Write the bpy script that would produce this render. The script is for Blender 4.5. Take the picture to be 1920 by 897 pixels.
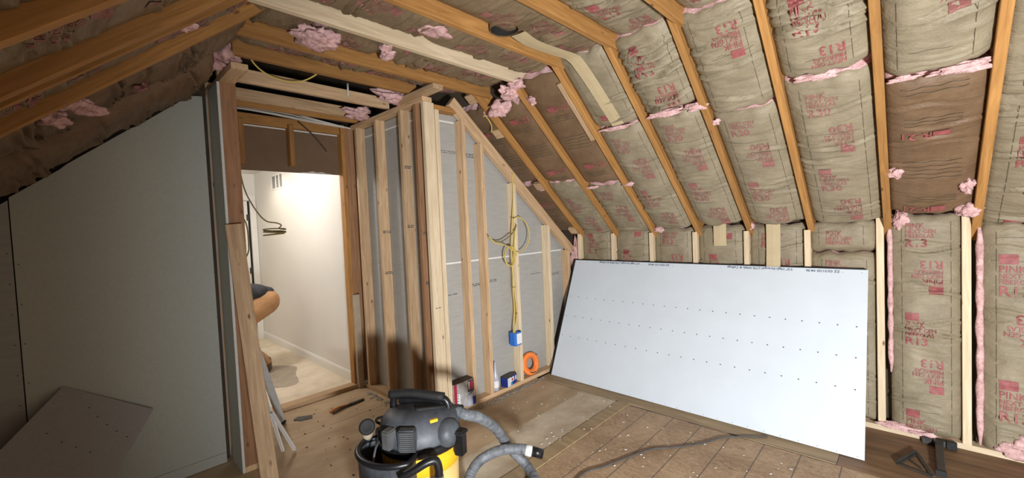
import bpy, bmesh, math, random
from mathutils import Vector, Matrix, noise
random.seed(7)
S = bpy.context.scene
C = S.collection
for o in list(bpy.data.objects): bpy.data.objects.remove(o)

# ------------------------------------------------------------------ camera
def Vn(*a): return Vector(a)
yaw, pitch, roll = math.radians(43.66), math.radians(2.0745), math.radians(-2.4794)
fw = Vn(-math.sin(yaw)*math.cos(pitch), math.cos(yaw)*math.cos(pitch), -math.sin(pitch))
rt = Vn(math.cos(yaw), math.sin(yaw), 0); up = rt.cross(fw)
rt, up = rt*math.cos(roll)+up*math.sin(roll), -rt*math.sin(roll)+up*math.cos(roll)
cam = bpy.data.cameras.new('camera'); camo = bpy.data.objects.new('camera', cam); C.objects.link(camo)
cam.sensor_width = 36; cam.sensor_fit = 'HORIZONTAL'; cam.lens = 784.35/1920*36
cam.clip_start = .05; cam.clip_end = 60
camo.matrix_world = Matrix(((rt.x, up.x, -fw.x, 0), (rt.y, up.y, -fw.y, 0), (rt.z, up.z, -fw.z, 1.541), (0, 0, 0, 1)))
S.camera = camo

# ------------------------------------------------------------------ world, lights, exposure
w = bpy.data.worlds.new('World'); S.world = w; w.use_nodes = True
w.node_tree.nodes['Background'].inputs[0].default_value = (1, .9, .78, 1)
w.node_tree.nodes['Background'].inputs[1].default_value = .27
def aim(o, target):
    o.rotation_euler = (Vector(target)-o.location).to_track_quat('-Z', 'Y').to_euler()
def light(name, kind, loc, energy, color, target=None, **kw):
    l = bpy.data.lights.new(name, kind); l.energy = energy; l.color = color
    for k, v in kw.items(): setattr(l, k, v)
    o = bpy.data.objects.new(name, l); C.objects.link(o); o.location = loc
    if target: aim(o, target)
    return o
# flood work light standing low on the floor to the right of the photographer
light('work_light', 'SPOT', (1.0, -.12, .92), 760, (.96, .985, 1), (-.85, 3.5, 1.05), spot_size=math.radians(128), spot_blend=.9, shadow_soft_size=.11)
# hallway ceiling lamp beyond the doorway, and an added fill that brightens the hall
light('hall_lamp', 'SPOT', (-5.9, 1.45, 2.42), 17, (1, .91, .74), (-5.9, 1.75, 0), spot_size=math.radians(150), spot_blend=.6, shadow_soft_size=.05)
light('hall_fill', 'POINT', (-4.9, 1.0, 2.28), 37, (1, .95, .90), shadow_soft_size=.12)
S.view_settings.view_transform = 'Standard'; S.view_settings.look = 'None'
S.view_settings.gamma = 1; S.view_settings.use_curve_mapping = False; S.view_settings.exposure = .15

# ------------------------------------------------------------------ materials
M = {}
def nt(name):
    m = bpy.data.materials.new(name); m.use_nodes = True; M[name] = m
    n = m.node_tree; b = n.nodes['Principled BSDF']; return m, n, b
def lk(n, a, b): n.links.new(a, b)
def nd(n, t, **kw):
    x = n.nodes.new(t)
    for k, v in kw.items():
        if k in x.inputs: x.inputs[k].default_value = v
        else: setattr(x, k, v)
    return x
def ramp(n, stops):
    r = n.nodes.new('ShaderNodeValToRGB'); e = r.color_ramp.elements
    while len(e) < len(stops): e.new(.5)
    for i, (p, c) in enumerate(stops): e[i].position = p; e[i].color = (*c, 1)
    return r
def sc(c, k): return tuple(min(1, x*k) for x in c)
def simple(name, col, rough=.6, var=.12, scale=6, bump=0, bscale=60, metal=0, stretch=(1, 1, 1), spec=.5, dark=None, trans=0):
    m, n, b = nt(name)
    tc = nd(n, 'ShaderNodeTexCoord'); mp = nd(n, 'ShaderNodeMapping'); mp.inputs['Scale'].default_value = stretch
    lk(n, tc.outputs['Object'], mp.inputs['Vector'])
    no = nd(n, 'ShaderNodeTexNoise', Scale=scale, Detail=6.0, Roughness=.62); lk(n, mp.outputs[0], no.inputs['Vector'])
    r = ramp(n, [(.3, dark or sc(col, 1-var)), (.7, sc(col, 1+var))]); lk(n, no.outputs['Fac'], r.inputs[0])
    lk(n, r.outputs[0], b.inputs['Base Color'])
    b.inputs['Roughness'].default_value = rough; b.inputs['Metallic'].default_value = metal
    b.inputs['Specular IOR Level'].default_value = spec
    if trans: b.inputs['Transmission Weight'].default_value = trans
    if bump:
        n2 = nd(n, 'ShaderNodeTexNoise', Scale=bscale, Detail=4.0); lk(n, mp.outputs[0], n2.inputs['Vector'])
        bp = nd(n, 'ShaderNodeBump', Strength=bump, Distance=.01); lk(n, n2.outputs['Fac'], bp.inputs['Height']); lk(n, bp.outputs[0], b.inputs['Normal'])
    return m
def wood(name, lo, hi, knot=(.16, .07, .03), rough=.65, tint=.18):
    m, n, b = nt(name)
    tc = nd(n, 'ShaderNodeTexCoord'); oi = nd(n, 'ShaderNodeObjectInfo')
    mul = nd(n, 'ShaderNodeMath', operation='MULTIPLY'); mul.inputs[1].default_value = 37.0; lk(n, oi.outputs['Random'], mul.inputs[0])
    cmb = nd(n, 'ShaderNodeCombineXYZ')
    for i in range(3): lk(n, mul.outputs[0], cmb.inputs[i])
    add = nd(n, 'ShaderNodeVectorMath', operation='ADD'); lk(n, tc.outputs['Object'], add.inputs[0]); lk(n, cmb.outputs[0], add.inputs[1])
    mp = nd(n, 'ShaderNodeMapping'); mp.inputs['Scale'].default_value = (1.1, 16, 16); lk(n, add.outputs[0], mp.inputs['Vector'])
    no = nd(n, 'ShaderNodeTexNoise', Scale=3.0, Detail=7.0, Roughness=.6, Distortion=.8); lk(n, mp.outputs[0], no.inputs['Vector'])
    r = ramp(n, [(.28, lo), (.5, tuple((a+c)/2 for a, c in zip(lo, hi))), (.7, hi)]); lk(n, no.outputs['Fac'], r.inputs[0])
    # broad stain patches and a few knots
    mp2 = nd(n, 'ShaderNodeMapping'); mp2.inputs['Scale'].default_value = (4.2, 10, 10); lk(n, add.outputs[0], mp2.inputs['Vector'])
    vo = nd(n, 'ShaderNodeTexVoronoi', Scale=1.0); lk(n, mp2.outputs[0], vo.inputs['Vector'])
    kr = ramp(n, [(.035, (1, 1, 1)), (.10, (0, 0, 0))]); lk(n, vo.outputs['Distance'], kr.inputs[0])
    mx = nd(n, 'ShaderNodeMix', data_type='RGBA'); lk(n, kr.outputs[0], mx.inputs[0]); lk(n, r.outputs[0], mx.inputs[6]); mx.inputs[7].default_value = (*knot, 1)
    hs = nd(n, 'ShaderNodeHueSaturation'); lk(n, mx.outputs[2], hs.inputs['Color'])
    mr = nd(n, 'ShaderNodeMapRange'); mr.inputs[3].default_value = 1-tint; mr.inputs[4].default_value = 1+tint; lk(n, oi.outputs['Random'], mr.inputs[0]); lk(n, mr.outputs[0], hs.inputs['Value'])
    lk(n, hs.outputs[0], b.inputs['Base Color']); b.inputs['Roughness'].default_value = rough; b.inputs['Specular IOR Level'].default_value = .3
    bp = nd(n, 'ShaderNodeBump', Strength=.25, Distance=.004); lk(n, no.outputs['Fac'], bp.inputs['Height']); lk(n, bp.outputs[0], b.inputs['Normal'])
    return m
def kraft(name, lo, hi, bs=.55):
    m, n, b = nt(name)
    tc = nd(n, 'ShaderNodeTexCoord')
    no = nd(n, 'ShaderNodeTexNoise', Scale=5.0, Detail=8.0, Roughness=.65); lk(n, tc.outputs['Object'], no.inputs['Vector'])
    mp = nd(n, 'ShaderNodeMapping'); mp.inputs['Scale'].default_value = (90, 260, 260); lk(n, tc.outputs['Object'], mp.inputs['Vector'])
    fb = nd(n, 'ShaderNodeTexNoise', Scale=1.0, Detail=3.0); lk(n, mp.outputs[0], fb.inputs['Vector'])
    ad = nd(n, 'ShaderNodeMix', data_type='FLOAT'); ad.inputs[0].default_value = .3; lk(n, no.outputs['Fac'], ad.inputs[2]); lk(n, fb.outputs['Fac'], ad.inputs[3])
    r = ramp(n, [(.3, lo), (.68, hi)]); lk(n, ad.outputs[0], r.inputs[0]); lk(n, r.outputs[0], b.inputs['Base Color'])
    b.inputs['Roughness'].default_value = .55; b.inputs['Specular IOR Level'].default_value = .35
    mp2 = nd(n, 'ShaderNodeMapping'); mp2.inputs['Scale'].default_value = (5, 17, 17); lk(n, tc.outputs['Object'], mp2.inputs['Vector'])
    wr = nd(n, 'ShaderNodeTexNoise', Scale=1.0, Detail=5.0, Roughness=.6, Distortion=1.2); lk(n, mp2.outputs[0], wr.inputs['Vector'])
    bp = nd(n, 'ShaderNodeBump', Strength=bs, Distance=.03); lk(n, wr.outputs['Fac'], bp.inputs['Height'])
    bp2 = nd(n, 'ShaderNodeBump', Strength=.12, Distance=.003); lk(n, fb.outputs['Fac'], bp2.inputs['Height']); lk(n, bp.outputs[0], bp2.inputs['Normal']); lk(n, bp2.outputs[0], b.inputs['Normal'])
    return m
wood('stud_wood', (.40, .25, .135), (.65, .455, .275))
wood('pale_wood', (.56, .43, .275), (.78, .64, .45), tint=.08)
wood('rafter_wood', (.27, .125, .035), (.46, .235, .075))
wood('red_wood', (.25, .12, .06), (.42, .23, .12))
kraft('kraft', (.19, .155, .098), (.335, .28, .19), bs=.36)
kraft('kraft_tan', (.15, .105, .06), (.27, .195, .115), bs=.4)  # kraft with the ceiling's dimmer, warmer light put into its colour
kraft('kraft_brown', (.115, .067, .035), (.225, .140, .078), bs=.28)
simple('tape', (.50, .40, .24), .6, .07, 9)
simple('ink_red', (.29, .08, .078), .6, .25, 40)
simple('ink_faded', (.28, .115, .10), .6, .25, 40)
simple('ink_brown', (.055, .03, .015), .6, .2, 40)
simple('ink_navy', (.025, .045, .12), .6, .2, 40)
simple('ink_dark', (.06, .06, .065), .6, .2, 40)
simple('pink', (.74, .49, .475), .95, .2, 28, bump=.8, bscale=120, spec=.1, dark=(.46, .255, .25))
simple('board_white', (.63, .69, .755), .7, .03, 4, bump=.03, bscale=200)
simple('board_scrap', (.33, .31, .295), .78, .06, 60, bump=.06, bscale=220)
simple('board_wall', (.46, .465, .41), .75, .05, 60, bump=.06, bscale=220)
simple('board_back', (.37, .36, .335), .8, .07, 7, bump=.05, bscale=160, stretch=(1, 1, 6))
simple('board_brown', (.17, .105, .06), .8, .08, 7)
simple('board_edge', (.62, .61, .58), .85, .08, 40)
simple('seam_white', (.72, .72, .70), .8, .04, 20)
simple('hall_paint', (.78, .75, .70), .6, .02, 2)
simple('trim_white', (.80, .78, .74), .45, .02, 4)
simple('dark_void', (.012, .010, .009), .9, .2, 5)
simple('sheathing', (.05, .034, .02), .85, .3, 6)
simple('black_plastic', (.010, .010, .012), .35, .5, 9, bump=.08, bscale=50)
simple('dusty_black', (.085, .095, .11), .5, .45, 6, bump=.1, bscale=40, dark=(.018, .019, .022))
simple('grey_plastic', (.12, .12, .12), .5, .3, 10)
simple('hose_grey', (.16, .175, .195), .6, .4, 26, bump=.25, bscale=70, dark=(.07, .076, .085))
simple('yellow', (.86, .50, .02), .42, .08, 5)
simple('tank_yellow_lit', (.82, .58, .22), .5, .10, 5)  # paler copy of the yellow: light on the lower tank put into colour
simple('black_rubber', (.012, .012, .012), .7, .3, 10)
simple('cable_yellow', (.62, .47, .12), .5, .1, 10)
simple('cable_olive', (.20, .16, .045), .5, .15, 10)
simple('cable_white', (.62, .60, .55), .5, .08, 10)
simple('box_blue', (.02, .16, .62), .4, .1, 10)
simple('label_white', (.78, .79, .80), .5, .06, 30)
simple('label_navy', (.015, .03, .20), .45, .2, 10)
simple('label_cyan', (.04, .33, .85), .45, .1, 10)
simple('label_red', (.38, .02, .05), .45, .1, 10)
simple('carton_photo', (.42, .41, .40), .5, .35, 14)
simple('orange', (.93, .25, .05), .45, .06, 10)
simple('bottle_clear', (.46, .46, .53), .3, .1, 12)
simple('aluminium', (.50, .51, .52), .45, .12, 14, metal=.0)
simple('jamb_tan', (.44, .36, .26), .8, .12, 14)
simple('black_board', (.012, .012, .014), .7, .3, 10)
simple('ink_crease', (.10, .075, .045), .7, .2, 20)
simple('steel', (.30, .30, .31), .4, .25, 20, metal=.8)
simple('steel_dark', (.05, .047, .043), .5, .4, 14, metal=.3)
simple('white_metal', (.76, .75, .73), .5, .05, 10)
simple('slate', (.075, .07, .065), .7, .2, 20)
simple('tool_orange', (.55, .16, .015), .5, .2, 15)
simple('pants_tan', (.42, .225, .10), .85, .12, 12, bump=.15, bscale=90)
simple('shirt_black', (.035, .036, .042), .85, .3, 12, bump=.2, bscale=60)
simple('skin', (.55, .34, .25), .55, .06, 10)
simple('hair', (.03, .02, .012), .7, .3, 40)
simple('boot', (.10, .055, .025), .6, .3, 20)
simple('chip_white', (.70, .68, .64), .8, .1, 30)
simple('rubble', (.30, .27, .23), .9, .4, 40)
simple('plywood', (.50, .37, .235), .75, .12, 2.2, bump=.12, bscale=40, stretch=(2.5, 1, 1), dark=(.37, .26, .155))
simple('plywood_dusty', (.64, .555, .43), .8, .1, 2.6, bump=.15, bscale=40, stretch=(1.6, 1, 1), dark=(.36, .26, .16))
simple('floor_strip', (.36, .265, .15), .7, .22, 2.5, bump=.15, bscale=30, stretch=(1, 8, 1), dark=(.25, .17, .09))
simple('floor_old_shaded', (.20, .115, .058), .6, .3, 2.5, bump=.2, bscale=30, stretch=(1, 9, 1), dark=(.11, .062, .03))  # old planks, darkened to stand in for the shadow in the right corner
simple('floor_hall', (.78, .69, .56), .75, .06, 2.2, stretch=(2, 2, 1), dark=(.64, .54, .40))
simple('dust', (.42, .36, .28), .9, .14, 9, bump=.3, bscale=30)
simple('plaster', (.55, .52, .47), .85, .12, 9)
def osb():
    m, n, b = nt('osb')
    tc = nd(n, 'ShaderNodeTexCoord'); mp = nd(n, 'ShaderNodeMapping'); mp.inputs['Scale'].default_value = (22, 75, 1); lk(n, tc.outputs['Object'], mp.inputs['Vector'])
    mp.inputs['Rotation'].default_value = (0, 0, .25)
    vo = nd(n, 'ShaderNodeTexNoise', Scale=1.0, Detail=6.0, Roughness=.72, Distortion=1.6); lk(n, mp.outputs[0], vo.inputs['Vector'])
    dn = nd(n, 'ShaderNodeTexNoise', Scale=3.0, Detail=4.0); lk(n, tc.outputs['Object'], dn.inputs['Vector'])
    mf = nd(n, 'ShaderNodeMix', data_type='FLOAT'); mf.inputs[0].default_value = .3; lk(n, vo.outputs['Fac'], mf.inputs[2]); lk(n, dn.outputs['Fac'], mf.inputs[3])
    r = ramp(n, [(.34, (.17, .095, .045)), (.5, (.42, .28, .165)), (.64, (.58, .42, .265))]); lk(n, mf.outputs[0], r.inputs[0])
    # printed fastening lines, 205 mm apart
    sp = nd(n, 'ShaderNodeSeparateXYZ'); lk(n, tc.outputs['Object'], sp.inputs[0])
    a1 = nd(n, 'ShaderNodeMath', operation='ADD'); a1.inputs[1].default_value = 1.29+.1025+4.1; lk(n, sp.outputs[0], a1.inputs[0])
    md = nd(n, 'ShaderNodeMath', operation='MODULO'); md.inputs[1].default_value = .2033; lk(n, a1.outputs[0], md.inputs[0])
    sb = nd(n, 'ShaderNodeMath', operation='SUBTRACT'); sb.inputs[1].default_value = .1025; lk(n, md.outputs[0], sb.inputs[0])
    ab = nd(n, 'ShaderNodeMath', operation='ABSOLUTE'); lk(n, sb.outputs[0], ab.inputs[0])
    lt = nd(n, 'ShaderNodeMath', operation='LESS_THAN'); lt.inputs[1].default_value = .0034; lk(n, ab.outputs[0], lt.inputs[0])
    ln = nd(n, 'ShaderNodeMath', operation='MULTIPLY'); ln.inputs[1].default_value = .72; lk(n, lt.outputs[0], ln.inputs[0])
    mx = nd(n, 'ShaderNodeMix', data_type='RGBA'); lk(n, ln.outputs[0], mx.inputs[0]); lk(n, r.outputs[0], mx.inputs[6]); mx.inputs[7].default_value = (.05, .05, .06, 1)
    lk(n, mx.outputs[2], b.inputs['Base Color']); b.inputs['Roughness'].default_value = .6
    bp = nd(n, 'ShaderNodeBump', Strength=.7, Distance=.006); lk(n, vo.outputs['Fac'], bp.inputs['Height']); lk(n, bp.outputs[0], b.inputs['Normal'])
osb()

# ------------------------------------------------------------------ object helpers
WM = {}
def register(o, mw, parent=None):
    C.objects.link(o); o.matrix_basis = mw; WM[o.name] = mw.copy()
    if parent:
        o.parent = parent; o.matrix_parent_inverse = WM[parent.name].inverted()
    return o
def tag(o, label=None, cat=None, group=None, kind=None):
    if label: o['label'] = label
    if cat: o['category'] = cat
    if group: o['group'] = group
    if kind: o['kind'] = kind
    return o
def empty(name, loc, label=None, cat=None, group=None, kind=None, mw=None):
    o = bpy.data.objects.new(name, None); o.empty_display_size = .1
    register(o, mw if mw is not None else Matrix.Translation(loc)); return tag(o, label, cat, group, kind)
def structure(name, loc): return empty(name, loc, kind='structure')
def setmat(me, mats):
    for m in (mats if isinstance(mats, (list, tuple)) else [mats]): me.materials.append(M[m])
def mesh(name, verts, faces, mats, parent=None, smooth=False, mi=None, origin=None, mw=None):
    """world-space verts; origin becomes the object's origin"""
    if mw is None:
        if origin is None:
            origin = Vector((sum(v[0] for v in verts)/len(verts), sum(v[1] for v in verts)/len(verts), min(v[2] for v in verts)))
        mw = Matrix.Translation(origin)
        inv = mw.inverted(); verts = [inv @ Vector(v) for v in verts]
    me = bpy.data.meshes.new(name); me.from_pydata([tuple(v) for v in verts], [], faces); setmat(me, mats)
    if mi: me.polygons.foreach_set('material_index', mi)
    if smooth: me.polygons.foreach_set('use_smooth', [True]*len(faces))
    me.update()
    o = bpy.data.objects.new(name, me); return register(o, mw, parent)
BOARDS = {}
def board_mesh(L, W, T, mat, ch=.0025):
    k = (round(L, 3), round(W, 3), round(T, 3), mat)
    if k in BOARDS: return BOARDS[k]
    a, b = W/2, T/2
    pr = [(-a+ch, -b), (a-ch, -b), (a, -b+ch), (a, b-ch), (a-ch, b), (-a+ch, b), (-a, b-ch), (-a, -b+ch)]
    v = [(-L/2, y, z) for y, z in pr]+[(L/2, y, z) for y, z in pr]
    f = [(i, i+8, (i+1) % 8+8, (i+1) % 8) for i in range(8)]+[tuple(range(8)), tuple(range(15, 7, -1))]
    me = bpy.data.meshes.new('board'); me.from_pydata(v, [], f); setmat(me, mat)
    bm = bmesh.new(); bm.from_mesh(me); bmesh.ops.recalc_face_normals(bm, faces=bm.faces); bm.to_mesh(me); bm.free()
    BOARDS[k] = me; return me
def board(name, p0, p1, W, T, wdir, mat, parent=None):
    """beam from p0 to p1 (centre line); W measured along wdir"""
    p0, p1 = Vector(p0), Vector(p1); x = (p1-p0); L = x.length; x.normalize()
    y = Vector(wdir); y = (y-x*y.dot(x)).normalized(); z = x.cross(y); c = (p0+p1)/2
    mw = Matrix(((x.x, y.x, z.x, c.x), (x.y, y.y, z.y, c.y), (x.z, y.z, z.z, c.z), (0, 0, 0, 1)))
    return register(bpy.data.objects.new(name, board_mesh(L, W, T, mat)), mw, parent)
def box(name, lo, hi, mat, parent=None, ch=.002):
    lo, hi = Vector(lo), Vector(hi); d = hi-lo; c = (lo+hi)/2
    ax = max(range(3), key=lambda i: d[i])
    e = [Vector((1, 0, 0)), Vector((0, 1, 0)), Vector((0, 0, 1))]
    p0 = c-e[ax]*d[ax]/2; p1 = c+e[ax]*d[ax]/2
    return board(name, p0, p1, d[(ax+1) % 3], d[(ax+2) % 3], e[(ax+1) % 3], mat, parent)
def catmull(pts, n=8):
    pts = [Vector(p) for p in pts]; out = []
    P = [pts[0]*2-pts[1]]+pts+[pts[-1]*2-pts[-2]]
    for i in range(1, len(P)-2):
        a, b, c, d = P[i-1:i+3]
        for k in range(n):
            t = k/n
            out.append(.5*((2*b)+(c-a)*t+(2*a-5*b+4*c-d)*t*t+(3*b-a-3*c+d)*t**3))
    out.append(pts[-1]); return out
def tube_geo(path, r, seg=8, closed=False):
    path = [Vector(p) for p in path]; v = []; f = []; n = len(path)
    t0 = (path[1]-path[0]).normalized(); nrm = t0.orthogonal().normalized()
    for i, p in enumerate(path):
        t = (path[min(i+1, n-1)]-path[max(i-1, 0)]).normalized()
        nrm = (nrm-t*nrm.dot(t)).normalized(); b = t.cross(nrm); rr = r(i/(n-1)) if callable(r) else r
        for k in range(seg):
            a = 2*math.pi*k/seg; v.append(p+(nrm*math.cos(a)+b*math.sin(a))*rr)
    for i in range(n-1):
        for k in range(seg):
            k2 = (k+1) % seg; f.append((i*seg+k, i*seg+k2, (i+1)*seg+k2, (i+1)*seg+k))
    f += [tuple(range(seg))[::-1], tuple((n-1)*seg+k for k in range(seg))]
    return v, f
def tube(name, pts, r, mat, parent=None, seg=8, smooth=True, n=8, spline=True):
    v, f = tube_geo(catmull(pts, n) if spline else pts, r, seg)
    return mesh(name, v, f, mat, parent, smooth)
def lathe_geo(prof, seg=32, c=(0, 0, 0)):
    v = []; f = []
    for r, z in prof:
        for k in range(seg):
            a = 2*math.pi*k/seg; v.append(Vector((c[0]+r*math.cos(a), c[1]+r*math.sin(a), c[2]+z)))
    for i in range(len(prof)-1):
        for k in range(seg):
            k2 = (k+1) % seg; f.append((i*seg+k, i*seg+k2, (i+1)*seg+k2, (i+1)*seg+k))
    f += [tuple(range(seg))[::-1], tuple((len(prof)-1)*seg+k for k in range(seg))]
    return v, f
TXT = {}
def text_geo(s, bold=.012):
    """flat letters, 1 unit cap size, centred in x, baseline at 0"""
    if (s, bold) in TXT: return TXT[(s, bold)]
    cu = bpy.data.curves.new('letters', 'FONT'); cu.body = s; cu.size = 1.4; cu.resolution_u = 2; cu.offset = bold; cu.align_x = 'CENTER'
    o = bpy.data.objects.new('letters', cu); C.objects.link(o)
    dg = bpy.context.evaluated_depsgraph_get(); me = o.evaluated_get(dg).to_mesh()
    me.calc_loop_triangles()
    g = ([(v.co.x, v.co.y) for v in me.vertices], [tuple(t.vertices) for t in me.loop_triangles])
    bpy.data.objects.remove(o); bpy.data.curves.remove(cu); TXT[(s, bold)] = g; return g
def rect_geo(x0, x1, y0, y1, n=5):
    v = [(x0+(x1-x0)*i/n, y0+(y1-y0)*j/n) for j in range(n+1) for i in range(n+1)]
    f = [(j*(n+1)+i, j*(n+1)+i+1, (j+1)*(n+1)+i+1, (j+1)*(n+1)+i) for j in range(n) for i in range(n)]
    return v, f

# ------------------------------------------------------------------ insulation batts
def block_pink(cx, cy, s, rot, rv):
    """stacked print: square mark, three lines, big rating"""
    out = []
    def put(g, x, y, k): out.append(([(x+a*k, y+b*k) for a, b in g[0]], g[1]))
    put(rect_geo(-.5, .5, 0, .78, 6), 0, 0, 1.0*1.05)
    def putl(st, y, k, bold=.02, sx=.82):
        g = text_geo(st, bold); x0 = min(a for a, b in g[0]); out.append(([(-.5+(a-x0)*k*sx, y+b*k) for a, b in g[0]], g[1]))
    putl('PINK', -.70, .60); putl('NEXT GEN', -1.20, .42); putl('FIBERGLAS', -1.66, .40)
    if rv: putl(rv, -2.62, .84, .025, .95)
    ca, sa = math.cos(rot), math.sin(rot)
    return [([(cx+(a*ca-b*sa)*s, cy+(a*sa+b*ca)*s) for a, b in v], f) for v, f in out]
def block_r21(cx, cy, s, rot=0):
    out = [rect_geo(-1.1, 0, 0, .85, 5)]
    g = text_geo('R-21', .02); out.append(([(1.15+a*.85, .1+b*.85) for a, b in g[0]], g[1]))
    ca, sa = math.cos(rot), math.sin(rot)
    return [([(cx+(a*ca-b*sa)*s, cy+(a*sa+b*ca)*s) for a, b in v], f) for v, f in out]
def lines(cx, cy, w, n, dy):
    out = []
    for k in range(n):
        segs = 14; v = []; f = []
        for i in range(segs+1):
            x = -w/2+w*i/segs; y = .004*math.sin(i*1.1+k)
            v += [(cx+x, cy-k*dy+y), (cx+x, cy-k*dy+y+.0035)]
        f = [(2*i, 2*i+2, 2*i+3, 2*i+1) for i in range(segs)]
        out.append((v, f))
    return out
def batt(parent, O, U, V, w, L, seed, recess=.045, bulge=.035, wr=1.0, mat='kraft', style='R13', ink='ink_red', phase=0.0, s=.062, ragged=.03, flip=False, creases=6, end0=.05, end1=.05):
    """kraft-faced batt; U across (right as read), V down its length, facing N"""
    O, U, V = Vector(O), Vector(U).normalized(), Vector(V).normalized(); N = V.cross(U).normalized()
    # V x U points at the reader because U=right, V=down
    rnd = random.Random(seed); nu = 16; nv = max(8, int(L/.0095))
    cr = [(rnd.uniform(.06, .94)*L, rnd.uniform(-.12, .12), rnd.uniform(.006, .014)*wr, rnd.uniform(.004, .009), rnd.random()) for _ in range(int(creases*L))]
    H = []
    for j in range(nv+1):
        row = []; v = L*j/nv
        for i in range(nu+1):
            u = w*i/nu; q = abs(2*u/w-1)
            h = -recess+bulge*(1-q**3.2)
            p = Vector((u*5+seed*3.1, v*4, seed*1.7)); h += .016*noise.noise(p)*(1-q**6)
            p = Vector((u*7+seed, v*26+2.5*noise.noise(Vector((u*4, v*4, seed))), seed*2.3)); h += .0034*wr*(1-abs(noise.noise(p))*2.2)*(1-q**8)
            p = Vector((u*26+seed, v*19, seed*5.3)); h += .0030*wr*noise.noise(p)
            for cv, slp, d, wd, ph in cr:
                dv = v-cv-slp*(u-w/2)-.012*math.sin(u*22+ph*6)
                if abs(dv) < .035:
                    side = max(0, min(1, 1.4-abs(u/w-ph)*2.2))
                    h += side*d*(-math.exp(-(dv/wd)**2)*1.5+.9*math.exp(-((dv-.016)/.012)**2))
            if end0: h -= end0*math.exp(-v/.022)*.6
            if end1: h -= end1*math.exp(-(L-v)/.022)*.6
            row.append(h)
        H.append(row)
    e0 = [ragged*noise.noise(Vector((i*.35, seed*2.2, 0))) for i in range(nu+1)]
    e1 = [ragged*noise.noise(Vector((i*.35, seed*2.2, 9))) for i in range(nu+1)]
    def pos(i, j):
        t = j/nv; v = L*t+e0[i]*max(0, 1-t*8)+e1[i]*max(0, 1-(1-t)*8)
        return O+U*(w*i/nu)+V*v+N*H[j][i]
    vs = [pos(i, j) for j in range(nv+1) for i in range(nu+1)]; W1 = nu+1
    fs = [(j*W1+i, (j+1)*W1+i, (j+1)*W1+i+1, j*W1+i+1) for j in range(nv) for i in range(nu)]
    mi = [0]*len(fs)
    ring = [i for i in range(W1)]+[j*W1+nu for j in range(1, nv+1)]+[nv*W1+i for i in range(nu-1, -1, -1)]+[j*W1 for j in range(nv-1, 0, -1)]
    base = len(vs); vs += [vs[k]-N*.085 for k in ring]; R = len(ring)
    for k in range(R):
        k2 = (k+1) % R; fs.append((ring[k], ring[k2], base+k2, base+k)); mi.append(1 if (k < nu or nu+nv <= k < 2*nu+nv) else 0)
    fs.append(tuple(base+k for k in range(R-1, -1, -1))); mi.append(1)
    o = mesh('insulation_batt', vs, fs, [mat, 'pink'], parent, True, mi, origin=O)
    # printing and drawn crease shade that follow the facing
    blocks = []; ruled = []
    if style in ('R13', 'R30', 'OEJ'):
        y = -phase; step = s*10.4
        while -y < L+step:
            rv = style if style != 'OEJ' else ''
            blocks += block_pink(w*.32, y, s, 0, rv); blocks += block_pink(w*.66, y-s*6.7, s, math.pi, rv)
            y -= step
    elif style == 'R21':
        y = -phase
        while -y < L+.3:
            blocks += block_r21(w*.5, y, s); ruled += lines(w*.5, y-.05, w*.6, 3, .021)
            y -= .62
            ruled += lines(w*.5, y+.36, w*.66, 5, .03)
    guide_creases = ruled
    if style in ('R13', 'R30', 'OEJ'):
        for uu in (.17, .86):
            v0 = .05
            while v0 < L-.08:
                l = rnd.uniform(.05, .16); n_ = 6; gv = []
                for i in range(n_+1):
                    t = -(v0+min(l, L-.04-v0)*i/n_); gv += [(w*uu, t), (w*uu+.0022, t)]
                guide_creases.append((gv, [(2*i, 2*i+1, 2*i+3, 2*i+2) for i in range(n_)])); v0 += l+rnd.uniform(.01, .03)
        for k in range(int(L*3)):  # thin dark lines across: crease shade drawn as strips
            t = -rnd.uniform(.06, L-.06); gv = []; u0 = rnd.uniform(.05, .5)*w; u1 = rnd.uniform(.6, .95)*w; n_ = 9; sl = rnd.uniform(-.06, .06)
            for i in range(n_+1):
                a = u0+(u1-u0)*i/n_; tt = t+sl*(a-u0)+.003*math.sin(i); gv += [(a, tt), (a, tt+.0022)]
            guide_creases.append((gv, [(2*i, 2*i+2, 2*i+3, 2*i+1) for i in range(n_)]))
    for nm, blocks, ink_ in (('printing', blocks, ink), ('guide_crease_lines', guide_creases, 'ink_crease')):
      pv, pf = [], []
      for g, fc in blocks:
          if flip: g = [(w-a, -L-b) for a, b in g]
          ok = all(.01 < a < w-.01 and .03 < -b < L-.03 for a, b in g)
          if not ok: continue
          b0 = len(pv)
          for a, b in g:
              u, v = a/w*nu, -b/L*nv; i, j = min(nu-1, int(u)), min(nv-1, int(v)); fu, fv = u-i, v-j
              h = (H[j][i]*(1-fu)+H[j][i+1]*fu)*(1-fv)+(H[j+1][i]*(1-fu)+H[j+1][i+1]*fu)*fv
              pv.append(O+U*a+V*(-b)+N*(h+(.010 if style == 'R21' else .0032)))
          pf += [tuple(b0+k for k in t) for t in fc]
      if pv: tag(mesh(nm, pv, pf, ink_, o, origin=O), kind='stuff')
    return o
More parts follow.
